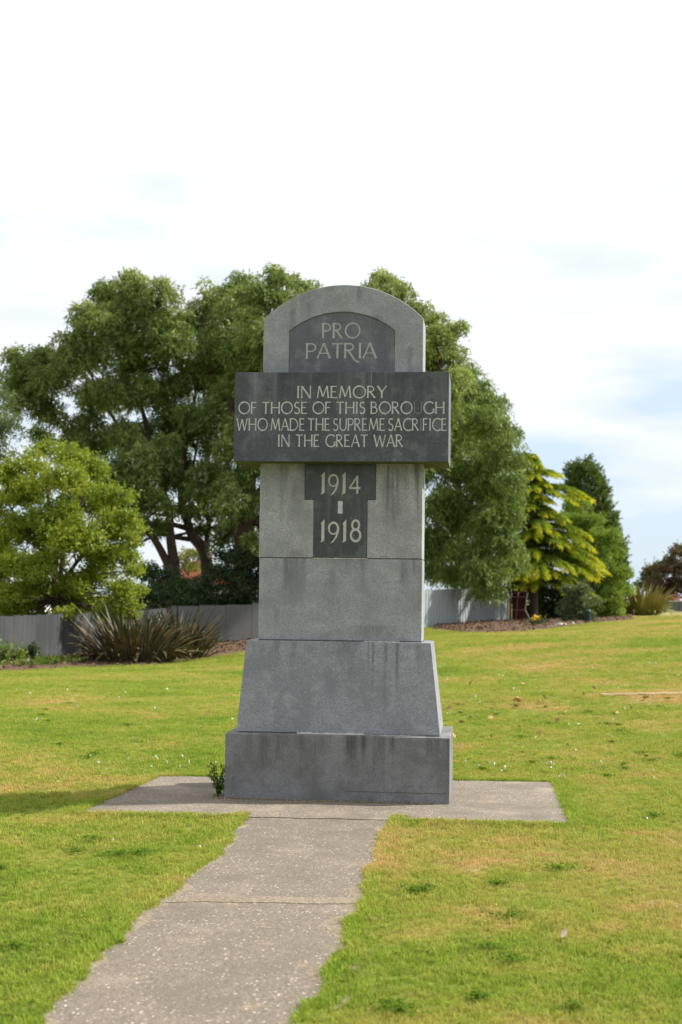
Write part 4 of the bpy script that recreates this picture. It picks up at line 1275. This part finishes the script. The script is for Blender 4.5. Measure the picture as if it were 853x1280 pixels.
# ================================================================ BEDS
def bed(lawn_edge, fence_edge, name, seed):
    n = 60; m = 6
    V = []
    rr = random.Random(seed)
    le = [ground(*p) for p in lawn_edge]; fe_ = [ground(*p) for p in fence_edge]
    def samp(arr, t):
        k = t * (len(arr) - 1); i = min(int(k), len(arr) - 2); return arr[i].lerp(arr[i + 1], k - i)
    for i in range(n + 1):
        t = i / n
        a = samp(le, t) + FWD * (rr.uniform(-.12, .12)); b = samp(fe_, t)
        for j in range(m + 1):
            q = a.lerp(b, j / m)
            edge = min(1, j / 1.5)
            V.append((q.x, q.y, float(H(q.x, q.y)) + .02 + .07 * edge + rr.uniform(0, .05) * edge))
    Fc = [(i * (m + 1) + j, (i + 1) * (m + 1) + j, (i + 1) * (m + 1) + j + 1, i * (m + 1) + j + 1) for i in range(n) for j in range(m)]
    o = mesh_obj(name, V, Fc, M['mulch'], smooth=True)
    props(o, kind='structure')
    # loose bark on it
    C = []
    for _ in range(2600):
        t = rr.random(); s = rr.random() ** .8
        q = samp(le, t).lerp(samp(fe_, t), s)
        C.append((q.x, q.y, float(H(q.x, q.y)) + .08 + .05 * min(1, s * 5)))
    C = np.array(C)
    D = rng.normal(size=C.shape) * np.array([1, 1, .35])
    c = quads_obj('bark_chips', leaf_quads(C, D, rng.uniform(.06, .2, len(C)), .06), M['chip'], None, rng.random(len(C)), (0, 0, 0))
    props(c, 'loose brown bark chips lying on the planting bed ' + ('by the flax' if seed == 1 else 'under the golden cypress'), 'bark', kind='stuff')
bed([(-70, 38.5), (0, 40.0), (110, 43), (190, 43.5), (300, 50), (360, 56)], [(-70, 41), (0, 44.6), (90, 49.5), (190, 55.5), (300, 58.8), (360, 60)], 'planting_bed', 1)
bed([(545, 63.5), (580, 58), (620, 54), (660, 54), (700, 58), (745, 65), (790, 72)], [(545, 69), (580, 72), (620, 75.8), (660, 80), (700, 84), (745, 88), (790, 90)], 'planting_bed', 2)

# ================================================================ FLAX
def flax_meshes(mat, Ls, w=.035):
    out = []
    for k, (L, bend) in enumerate(Ls):
        V = []; n = 9
        x = 0; z = 0
        for i in range(n):
            t = i / (n - 1)
            ang = bend * t ** 1.6
            if i: x += L / (n - 1) * math.sin(ang); z += L / (n - 1) * math.cos(ang)
            ww = w * (0.55 + 1.1 * t if t < .4 else 1.0 * (1 - ((t - .4) / .6) ** 2.2) + .02)
            V += [(-ww, x - ww * .5, z), (0, x, z), (ww, x - ww * .5, z)]
        Fc = []
        for i in range(n - 1):
            a = i * 3
            Fc += [(a, a + 1, a + 4, a + 3), (a + 1, a + 2, a + 5, a + 4)]
        me = bpy.data.meshes.new('leaf'); me.from_pydata(V, [], Fc); me.materials.append(mat); me.update()
        me.polygons.foreach_set('use_smooth', [True] * len(me.polygons))
        out.append(me)
    return out

def flax(px, depth, label, mat, n, spread, lmax, group, stalks=0, w=.038):
    g = ground(px, depth)
    root = empty('flax_plant', g, label, 'flax', group)
    ms = flax_meshes(mat, [(lmax * .95, .35), (lmax * .8, .7), (lmax * .7, 1.15), (lmax, .15), (lmax * .62, 1.7), (lmax * .85, .5)], w)
    for i in range(n):
        az = random.uniform(0, 2 * math.pi)
        rad = spread * math.sqrt(random.random())
        tilt = .12 + .95 * rad / spread * random.uniform(.6, 1.15)
        k = (2, 4, 1)[i % 3] if tilt > .75 else (0, 3, 5, 1)[i % 4]
        o = bpy.data.objects.new('leaf', ms[k])
        COL.objects.link(o); o.parent = root
        o.location = (math.cos(az) * rad, math.sin(az) * rad * .7, 0)
        s = random.uniform(.7, 1.1)
        o.scale = (s, s, s)
        # lean outward: local +Y bends outward
        o.rotation_euler = (Matrix.Rotation(az - math.pi / 2 + random.uniform(-.5, .5), 3, 'Z') @ Matrix.Rotation(-tilt * .85, 3, 'X') @ Matrix.Rotation(random.uniform(-.5, .5), 3, 'Z')).to_euler()
    for k in range(stalks):
        h = random.uniform(1.2, 1.6) * lmax
        a = Vector((random.uniform(-.3, .3), random.uniform(-.3, .3), 0)); b = a + Vector((random.uniform(.1, .7), 0, h))
        V, Fc = tube_geo(smooth_path([a, a.lerp(b, .5) + Vector((-.05, 0, 0)), b], 4), list(np.linspace(.018, .007, 9)), 5)
        for q in range(6):
            s = a.lerp(b, .7 + .05 * q); e = s + Vector((random.choice([-1, 1]) * .04, 0, .09))
            tube_geo([s, e], [.012, .016], 4, V, Fc)
        mesh_obj('flower_stalk', V, Fc, M['stalk'], root)
    return root
FG = 'flax clumps on the left planting bed'
flax(168, 45.2, 'larger bronze flax clump by the weathered board fence, with pale arching leaves on its left', M['flax_bronze'], 300, 1.15, 2.12, FG, 0, .052)
flax(222, 47.5, 'smaller, darker flax clump tucked against the right side of the large one', M['flax_bronze'], 210, 1.0, 1.95, FG, 0, .052)
flax(803, 88, 'olive-green flax with tall dead flower stalks beside the big bush at the right', M['flax_green'], 240, .95, 2.35, None, 3, .065)

# ================================================================ SMALL THINGS
def plant_small(px, depth, label, n, h, r, mat='leaf_weed', name='weed', cat='weed', group=None, at=None, L=.05, W=.03):
    g = at if at is not None else ground(px, depth)
    root = empty(name, g, label, cat, group)
    V, Fc = [], []; Q = []
    k = max(4, n // 12)
    for i in range(k):
        az = random.uniform(0, 6.28); hh = h * random.uniform(.4, 1); rr = r * random.uniform(.2, 1)
        pts = smooth_path([g, g + Vector((math.cos(az) * rr * .4, math.sin(az) * rr * .4, hh * .55)), g + Vector((math.cos(az) * rr, math.sin(az) * rr, hh))], 4)
        tube_geo(pts, list(np.linspace(h * .012, h * .005, len(pts))), 4, V, Fc)
        m = max(4, n // k)
        c = np.array([pts[random.randrange(2, len(pts))][:] for _ in range(m)]) + rng.normal(size=(m, 3)) * L * .3
        Q.append(leaf_quads(c, rng.normal(size=(m, 3)) + np.array([0, 0, .3]), rng.uniform(.6, 1.3, m) * L, W))
    mesh_obj('stem', V, Fc, M['bark_dark'] if mat != 'leaf_weed' else M['leaf_weed'], root, origin=g)
    quads_obj('foliage', np.concatenate(Q), M[mat], root, rng.normal(.5, .18, sum(len(q) for q in Q)), g)
    return root
wg = Vector((bx0 - .07, .10, .018))
plant_small(0, 0, 'small leafy weed growing against the left side of the memorial base', 230, .27, .16, at=wg, L=.034, W=.019)
wg2 = Vector((bx0 - .035, .28, .018))
plant_small(0, 0, 'low tuft of green weed on the pad just behind the taller weed at the base', 90, .10, .08, at=wg2, L=.03, W=.014)
for k, (px, dp, h, lab) in enumerate([(6, 43.6, .75, 'climbing sprig furthest left at the foot of the board fence'), (26, 44.9, .6, 'bushy sprig in the middle of three at the foot of the board fence'), (44, 45.9, .62, 'darker sprig nearest the flax of three at the foot of the board fence')]):
    plant_small(px, dp, lab, 260, h, .28, 'leaf_shrub' if k == 2 else 'leaf_hedge', 'fence_sprig', 'plant', 'sprigs along the board fence', L=.12, W=.08)
C = []
for _ in range(700):
    px = random.choice([random.uniform(45, 75), random.uniform(30, 110), random.uniform(-20, 110)])
    g = ground(px, random.uniform(40.8, 43) + px * .03)
    C.append((g.x, g.y, g.z + random.uniform(.05, .22)))
C = np.array(C)
w_ = quads_obj('bed_weeds', leaf_quads(C, rng.normal(size=C.shape) + np.array([0, 0, .8]), rng.uniform(.08, .22, len(C)), .07), M['leaf_weed'], None, rng.normal(.4, .2, len(C)), (0, 0, 0))
props(w_, 'low green weeds growing on the bed in front of the board fence', 'weeds', kind='stuff')

# dark green bin
bg = ground(735, 67.2)
bn = empty('garden_bin', bg, 'small dark green upright bin in front of the leafy shrub', 'bin')
V, Fc = tube_geo([Vector((0, 0, 0)), Vector((0, 0, .05)), Vector((0, 0, .52))], [.13, .14, .15], 14)
mesh_obj('body', V, Fc, M['bin_green'], bn)
V, Fc = tube_geo([Vector((0, 0, .525)), Vector((0, 0, .57)), Vector((0, 0, .63)), Vector((0, 0, .66))], [.17, .17, .12, .04], 14)
mesh_obj('lid', V, Fc, M['bin_green'], bn)

# yellow flowers
yg = ground(671, 63)
yf_ = empty('yellow_flowers', yg + Vector((0, 0, .06)), 'small clump of yellow flowers on the shaded bed under the golden cypress', 'flowers')
Q = leaf_quads(np.array(yf_.location) + rng.normal(size=(70, 3)) * np.array([.11, .09, .05]) + np.array([0, 0, .34]), rng.normal(size=(70, 3)), .10, .08)
quads_obj('petals', Q, M['petal_yellow'], yf_, rng.random(70), yf_.location)
Q = leaf_quads(np.array(yf_.location) + rng.normal(size=(240, 3)) * np.array([.22, .18, .08]) + np.array([0, 0, .14]), rng.normal(size=(240, 3)) + np.array([0, 0, 1]), .16, .05)
quads_obj('foliage', Q, M['leaf_shrub'], yf_, rng.random(240), yf_.location)

# rocks bordering the bed
def rock(loc, s, label, seed):
    bm = bmesh.new(); bmesh.ops.create_icosphere(bm, subdivisions=3, radius=1)
    rr = random.Random(seed); ph = [rr.uniform(0, 6) for _ in range(6)]
    for v in bm.verts:
        c = v.co.copy()
        f = 1 + .18 * math.sin(c.x * 3 + ph[0]) + .14 * math.sin(c.y * 4 + ph[1]) + .12 * math.sin(c.z * 5 + ph[2]) + rr.uniform(-.02, .02)
        v.co = Vector((c.x * s[0] * f, c.y * s[1] * f, c.z * s[2] * f))
    o = bm_obj('rock', bm, M['rock'], None, True)
    o.location = loc + Vector((0, 0, s[2] * .5)); props(o, label, 'rock', 'rocks along the shaded bed')
for k, (px, dp, s, lab) in enumerate([(699, 61.5, (.22, .18, .13), 'largest pale rock at the edge of the bed near the low shrub'), (705, 62, (.15, .14, .09), 'small pale rock just right of the largest one'), (690, 61, (.13, .12, .07), 'flat rock left of the largest one at the bed edge'), (716, 63.5, (.13, .10, .08), 'little rock in front of the low grey-green shrub')]):
    rock(ground(px, dp), s, lab, k)

# low wall far right
lw = ground(842, 112)
wall = empty('low_wall', lw, 'low grey block wall at the far right edge below the purple tree', 'wall')
def wbox(name, u0, u1, d0, d1, z0, z1, mat):
    V = []
    for z in (z0, z1):
        for u, d in ((u0, d0), (u1, d0), (u1, d1), (u0, d1)):
            p = RGT * u + FWD * d; V.append((p.x, p.y, z))
    return mesh_obj(name, V, [(3, 2, 1, 0), (4, 5, 6, 7), (0, 1, 5, 4), (1, 2, 6, 5), (2, 3, 7, 6), (3, 0, 4, 7)], mat, wall)
for k in range(5):
    wbox('panel', -.85 + k * 1.3, .42 + k * 1.3, 0, .2, -.1, .82, M['wall_grey'])
    wbox('coping', -.88 + k * 1.3, .41 + k * 1.3, -.04, .24, .822, .90, M['cap_pale'])
wbox('pier', -1.3, -.88, -.05, .28, -.1, .98, M['wall_grey'])
kb = bpy.data.objects.new('kerb_strip', None)
V = []
for z in (0.0, .10):
    for u, d in ((-4.2, -3.0), (9, -3.0), (9, -2.6), (-4.2, -2.6)):
        p = lw + RGT * u + FWD * d; V.append((p.x, p.y, float(H(p.x, p.y)) + z))
kbo = mesh_obj('kerb_strip', V, [(3, 2, 1, 0), (4, 5, 6, 7), (0, 1, 5, 4), (1, 2, 6, 5), (2, 3, 7, 6), (3, 0, 4, 7)], M['kerb']); props(kbo, kind='structure')
rf = ground(832, 113.5)
rfl = empty('flowering_shrub', rf, 'low shrub with red-orange flowers spilling over the end of the low grey wall', 'shrub')
Q = leaf_quads(np.array(rf) + rng.normal(size=(900, 3)) * np.array([.55, .4, .16]) + np.array([0, 0, .95]), rng.normal(size=(900, 3)), .14, .10)
quads_obj('flowers', Q, M['petal_red'], rfl, rng.random(900), rf)
Q = leaf_quads(np.array(rf) + rng.normal(size=(1200, 3)) * np.array([.5, .4, .3]) + np.array([0, 0, .55]), rng.normal(size=(1200, 3)), .14, .08)
quads_obj('foliage', Q, M['leaf_shrub'], rfl, rng.random(1200), rf)

# houses glimpsed behind
def house(px, depth, w, l, hw, hr, wallm, roofm, label, rot=0.0, gable_front=False):
    g = ground(px, depth)
    root = empty('house', g, label, 'house')
    V = [(-w / 2, 0, -.3), (w / 2, 0, -.3), (w / 2, l, -.3), (-w / 2, l, -.3), (-w / 2, 0, hw), (w / 2, 0, hw), (w / 2, l, hw), (-w / 2, l, hw)]
    mesh_obj('wall', V, [(0, 1, 5, 4), (1, 2, 6, 5), (2, 3, 7, 6), (3, 0, 4, 7), (4, 5, 6, 7)], wallm, root)
    o_ = .35
    if gable_front:
        V = [(-w / 2 - o_, -o_, hw), (w / 2 + o_, -o_, hw), (0, -o_, hw + hr), (-w / 2 - o_, l + o_, hw), (w / 2 + o_, l + o_, hw), (0, l + o_, hw + hr)]
        Fc = [(0, 1, 2), (4, 3, 5), (1, 4, 5, 2), (3, 0, 2, 5), (0, 3, 4, 1)]
    else:
        V = [(-w / 2 - o_, -o_, hw), (w / 2 + o_, -o_, hw), (w / 2 + o_, l + o_, hw), (-w / 2 - o_, l + o_, hw), (-w / 2 - o_, l / 2, hw + hr), (w / 2 + o_, l / 2, hw + hr)]
        Fc = [(0, 1, 5, 4), (2, 3, 4, 5), (0, 4, 3), (1, 2, 5), (3, 2, 1, 0)]
    mesh_obj('roof', V, Fc, roofm, root)
    for k in range(int(w // 3)):
        x = -w / 2 + 1.2 + k * 3
        V = [(x, -.03, 1.0), (x + 1.2, -.03, 1.0), (x + 1.2, .02, 1.0), (x, .02, 1.0), (x, -.03, 2.1), (x + 1.2, -.03, 2.1), (x + 1.2, .02, 2.1), (x, .02, 2.1)]
        mesh_obj('window', V, [(3, 2, 1, 0), (4, 5, 6, 7), (0, 1, 5, 4), (1, 2, 6, 5), (2, 3, 7, 6), (3, 0, 4, 7)], M['glass'], root)
    root.rotation_euler = (0, 0, YAW + rot)
    return root
house(-32, 72, 5.6, 8, 2.4, 1.3, M['wall_white'], M['roof_grey'], 'pale house with a light grey roof half hidden behind the yellow-green tree', .0)
house(248, 100, 6.0, 8, 2.6, 1.9, M['wall_white'], M['roof_red'], 'house with a red roof glimpsed between the gum trunks', .1, True)

# strip of bare concrete edging in the lawn
s0, s1 = ground(752, 21.3), ground(900, 21.6)
dr = (s1 - s0).normalized(); nn = Vector((-dr.y, dr.x, 0))
es = []
V = []
nseg = 40
for i in range(nseg + 1):
    q = s0.lerp(s1, i / nseg)
    wv = .10 + .03 * math.sin(i * .9) + random.uniform(-.02, .02)
    if i in (0,): wv = .02
    for sgn, dz in ((-1, -.02), (-1, .022), (1, .028), (1, -.02)):
        r_ = q + nn * wv * sgn
        V.append((r_.x, r_.y, float(H(r_.x, r_.y)) + dz))
Fc = [(i * 4 + j, (i + 1) * 4 + j, (i + 1) * 4 + j + 1, i * 4 + j + 1) for i in range(nseg) for j in range(3)]
ed = mesh_obj('bare_strip', V, Fc, M['verge']); props(ed, kind='structure')

# fallen pink leaf
lp = G(706, 1179)
V, Fc = [], []
nL = 10
for i in range(nL + 1):
    t = i / nL; wv = .012 * math.sin(math.pi * (t ** .8)) + .0004
    x = -.03 + .06 * t; cu = .010 * (2 * t - 1) ** 2
    V += [(x, -wv, cu + .004), (x, 0, cu), (x, wv, cu + .004)]
Fc = []
for i in range(nL):
    a = i * 3; Fc += [(a, a + 3, a + 4, a + 1), (a + 1, a + 4, a + 5, a + 2)]
fl = mesh_obj('fallen_leaf', V, Fc, M['pink_leaf'], smooth=True)
fl.location = (lp.x, lp.y, .052); fl.rotation_euler = (R(68), R(-62), R(8))
props(fl, 'single pinkish fallen leaf on the grass right of the path', 'leaf')

# ================================================================ GRASS (stuff)
def inside(poly, X, Y):
    c = np.zeros(len(X), bool); n = len(poly); j = n - 1
    for i in range(n):
        xi, yi = poly[i].x, poly[i].y; xj, yj = poly[j].x, poly[j].y
        m = ((yi > Y) != (yj > Y)) & (X < (xj - xi) * (Y - yi) / ((yj - yi) + 1e-12) + xi)
        c ^= m; j = i
    return c
PATHPOLY = PL + PR[::-1]
def hard(X, Y, shrink=0.0):
    return inside(PATHPOLY, X, Y) | inside(pad, X, Y)

def tuft_mesh(name, nb, h, spread, w, seed, lean=.5):
    rr = random.Random(seed)
    V, Fc, tn = [], [], []
    for i in range(nb):
        a = rr.uniform(0, 6.283); r_ = spread * math.sqrt(rr.random())
        bx_, by_ = math.cos(a) * r_, math.sin(a) * r_
        az = rr.uniform(0, 6.283); ln = rr.uniform(.1, 1) * lean; hh = h * rr.uniform(.5, 1.15)
        dx, dy = math.cos(az), math.sin(az)
        sx_, sy_ = -dy * w / 2, dx * w / 2
        b = len(V)
        V += [(bx_ - sx_, by_ - sy_, -.004), (bx_ + sx_, by_ + sy_, -.004),
              (bx_ + sx_ * .8 + dx * hh * ln * .35, by_ + sy_ * .8 + dy * hh * ln * .35, hh * .6),
              (bx_ - sx_ * .8 + dx * hh * ln * .35, by_ - sy_ * .8 + dy * hh * ln * .35, hh * .6),
              (bx_ + dx * hh * ln, by_ + dy * hh * ln, hh * (1 - .3 * ln))]
        Fc += [(b, b + 1, b + 2, b + 3), (b + 3, b + 2, b + 4)]
        t = rr.random(); tn += [t, t]
    me = bpy.data.meshes.new(name); me.from_pydata(V, [], Fc); me.update()
    at = me.attributes.new('tint', 'FLOAT', 'FACE'); at.data.foreach_set('value', tn)
    me.materials.append(M['blade'])
    o = bpy.data.objects.new(name, me)
    return o

def scatter(name, label, X, Y, S, tufts, tilt=.25, cat='grass', zoff=0.0):
    n = len(X)
    Z = H(X, Y) + zoff
    parts = []
    me = bpy.data.meshes.new(name)
    me.from_pydata(np.stack([X, Y, Z], 1).tolist(), [], [])
    sa = me.attributes.new('sz', 'FLOAT', 'POINT'); sa.data.foreach_set('value', S.astype(np.float32))
    ra = me.attributes.new('rt', 'FLOAT_VECTOR', 'POINT')
    rv = np.stack([rng.normal(size=n) * tilt, rng.normal(size=n) * tilt, rng.uniform(0, 6.283, n)], 1)
    ra.data.foreach_set('vector', rv.astype(np.float32).ravel())
    o = bpy.data.objects.new(name, me); COL.objects.link(o)
    col = bpy.data.collections.new(name + '_source')
    for t in tufts: col.objects.link(t)
    ng = bpy.data.node_groups.new(name, 'GeometryNodeTree')
    ng.interface.new_socket('Geometry', in_out='INPUT', socket_type='NodeSocketGeometry')
    ng.interface.new_socket('Geometry', in_out='OUTPUT', socket_type='NodeSocketGeometry')
    N = ng.nodes; Lk = ng.links
    gi = N.new('NodeGroupInput'); go = N.new('NodeGroupOutput')
    ci = N.new('GeometryNodeCollectionInfo'); ci.inputs['Collection'].default_value = col
    ci.inputs['Separate Children'].default_value = True; ci.inputs['Reset Children'].default_value = True
    iop = N.new('GeometryNodeInstanceOnPoints')
    iop.inputs['Pick Instance'].default_value = True
    a1 = N.new('GeometryNodeInputNamedAttribute'); a1.data_type = 'FLOAT'; a1.inputs['Name'].default_value = 'sz'
    a2 = N.new('GeometryNodeInputNamedAttribute'); a2.data_type = 'FLOAT_VECTOR'; a2.inputs['Name'].default_value = 'rt'
    Lk.new(gi.outputs[0], iop.inputs['Points']); Lk.new(ci.outputs[0], iop.inputs['Instance'])
    Lk.new(a1.outputs['Attribute'], iop.inputs['Scale']); Lk.new(a2.outputs['Attribute'], iop.inputs['Rotation'])
    Lk.new(iop.outputs[0], go.inputs[0])
    md = o.modifiers.new('scatter', 'NODES'); md.node_group = ng
    props(o, label, cat, kind='stuff')
    return o

def wedge(n, d0, d1, side=.30, pad_=1.0):
    d = np.sqrt(rng.uniform(d0 ** 2, d1 ** 2, n))
    u = rng.uniform(-1, 1, n) * (d * side + pad_)
    X = CAM.x + FWD.x * d + RGT.x * u; Y = CAM.y + FWD.y * d + RGT.y * u
    return X, Y, d
nG = 270000
d = (rng.random(nG) * (85 ** .3 - 3.6 ** .3) + 3.6 ** .3) ** (1 / .3)
d = d[rng.random(nG) < np.clip((85 - d) / 25, 0, 1)]
u = rng.uniform(-1, 1, len(d)) * (d * .29 + 1.5)
X = CAM.x + FWD.x * d + RGT.x * u; Y = CAM.y + FWD.y * d + RGT.y * u
keep = ~hard(X, Y)
X, Y, d = X[keep], Y[keep], d[keep]
S = np.interp(d, [4, 9, 16, 46, 85], [.80, .92, 1.15, 1.8, 3.0]) * rng.uniform(.6, 1.25, len(X))
# mown lawn: patches of longer growth
pn = np.sin(X * 2.1 + 1) * np.sin(Y * 1.7) + np.sin(X * 5.3) * np.sin(Y * 4.9 + 2) * .6
S *= 1 + .18 * pn
tufts = [tuft_mesh('grass_tuft', 16, .030, .035, .0042, k, .9) for k in range(4)]
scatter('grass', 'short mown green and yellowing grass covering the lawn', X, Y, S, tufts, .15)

# longer ragged growth where the turf meets the concrete
ex, ey = [], []
def along(a, b, n, outn):
    for _ in range(n):
        t = random.random(); q = a.lerp(b, t) + outn * abs(random.gauss(0, .045)) - outn * .012
        w = .02 * math.sin(t * (b - a).length * 9)
        ex.append(q.x + outn.x * w); ey.append(q.y + outn.y * w)
for E, sg in ((PL, -1), (PR, 1)):
    for a, b in zip(E[:-1], E[1:]):
        t = (b - a).normalized(); nr = Vector((-t.y, t.x)); nr = nr if nr.x * sg > 0 else -nr
        along(a, b, int((b - a).length * 420), nr)
cpad = sum(pad, Vector((0, 0))) / 4
for i in range(4):
    a, b = pad[i], pad[(i + 1) % 4]
    t = (b - a).normalized(); nr = Vector((-t.y, t.x))
    if nr.dot(a - cpad) < 0: nr = -nr
    L = (b - a).length
    for _ in range(int(L * 520)):
        tt = random.random(); q = a.lerp(b, tt) + nr * (abs(random.gauss(0, .06)) - .01)
        if i == 0 and inside([p for p in PATHPOLY], np.array([q.x]), np.array([q.y]))[0]: continue
        ex.append(q.x); ey.append(q.y)
ex = np.array(ex); ey = np.array(ey)
ke = ~(inside(PATHPOLY, ex, ey) & (rng.random(len(ex)) < .75))
ex, ey = ex[ke], ey[ke]
tufts2 = [tuft_mesh('edge_tuft', 14, .050, .028, .0050, 20 + k, .9) for k in range(4)]
scatter('edge_grass', 'longer ragged grass creeping over the edges of the path and pad', ex, ey, rng.uniform(.5, 1.15, len(ex)), tufts2, .25)

# clover flowers and leaf litter dotted over the lawn
def litter(name, label, n, d0, d1, umin, umax, size, mat, cat, z, flat=.3, quads=1):
    d = np.sqrt(rng.uniform(d0 ** 2, d1 ** 2, n)); u = rng.uniform(umin, umax, n) * d
    X = CAM.x + FWD.x * d + RGT.x * u; Y = CAM.y + FWD.y * d + RGT.y * u
    k = ~hard(X, Y); X, Y, d = X[k], Y[k], d[k]
    C = np.stack([X, Y, H(X, Y) + z], 1)
    C = np.repeat(C, quads, axis=0)
    D = rng.normal(size=C.shape) * np.array([1, 1, flat])
    s = rng.uniform(.6, 1.3, len(C)) * size * np.repeat(np.clip(d / 14, .25, 1.3), quads)
    o = quads_obj(name, leaf_quads(C, D, s, s * .55), mat, None, rng.random(len(C)), (0, 0, 0))
    props(o, label, cat, kind='stuff')
litter('clover_flowers', 'tiny white clover heads dotted over the lawn', 80, 4.5, 30, -.27, .27, .022, M['petal_white'], 'flowers', .035, 1.0, 6)
litter('clover_flowers', 'denser white clover heads in the grass behind the memorial pad', 60, 12.3, 14, -.2, .25, .020, M['petal_white'], 'flowers', .035, 1.0, 6)
litter('leaf_litter', 'small brown dead leaves scattered on the lawn at the right', 90, 14, 26, .04, .27, .07, M['dead_leaf'], 'leaves', .04, .5)
litter('leaf_litter', 'a few dry leaf scraps lying over the nearer grass', 26, 4.6, 14, -.27, .27, .035, M['dead_leaf'], 'leaves', .034, .4)

# flat-leaved weeds in the turf
C = []
cl = [gxy(95, 1068), gxy(150, 1072), gxy(175, 1070), gxy(530, 1116), gxy(518, 1119), gxy(485, 1263), gxy(500, 1270), gxy(622, 1110), gxy(120, 945), gxy(110, 950), gxy(690, 952), gxy(610, 1190), gxy(640, 1205), gxy(20, 1190), gxy(640, 1150), gxy(700, 1090)]
for _ in range(40):
    dd_ = math.sqrt(random.uniform(4.8 ** 2, 22 ** 2)); uu = random.uniform(-.27, .27) * dd_
    q = CAM + FWD * dd_ + RGT * uu; cl.append(Vector((q.x, q.y)))
for k, q in enumerate(cl):
    rad = random.uniform(.02, .09) * (1.3 if k < 16 else 1)
    for _ in range(int(60 + rad * 900)):
        a = random.uniform(0, 6.283); rr_ = rad * abs(random.gauss(0, .6))
        C.append((q.x + math.cos(a) * rr_ * 1.5, q.y + math.sin(a) * rr_, random.uniform(.018, .040)))
C = np.array(C)
kk_ = ~hard(C[:, 0], C[:, 1]); C = C[kk_]
C[:, 2] += H(C[:, 0], C[:, 1])
w_ = quads_obj('lawn_weeds', leaf_quads(C, rng.normal(size=C.shape) * np.array([1, 1, .45]) + np.array([0, 0, .25]), rng.uniform(.012, .030, len(C)), .011), M['turf_weed'], None, rng.normal(.45, .2, len(C)), (0, 0, 0))
props(w_, 'patches of darker flat-leaved weeds growing through the lawn', 'weeds', kind='stuff')

# moss and crumbs along the base of the memorial
C = []
for _ in range(900):
    t = random.random()
    C.append((bx0 - .1 + (bx1 - bx0) * t, -abs(random.gauss(0, .02)) - .004, .023))
C = np.array(C)
m_ = quads_obj('moss_crumbs', leaf_quads(C, rng.normal(size=C.shape) * np.array([1, 1, .3]), rng.uniform(.006, .018, len(C)), .01), M['verge'], None, rng.random(len(C)), (0, 0, 0))
props(m_, 'crumbs of moss and grit along the foot of the memorial base', 'moss', kind='stuff')
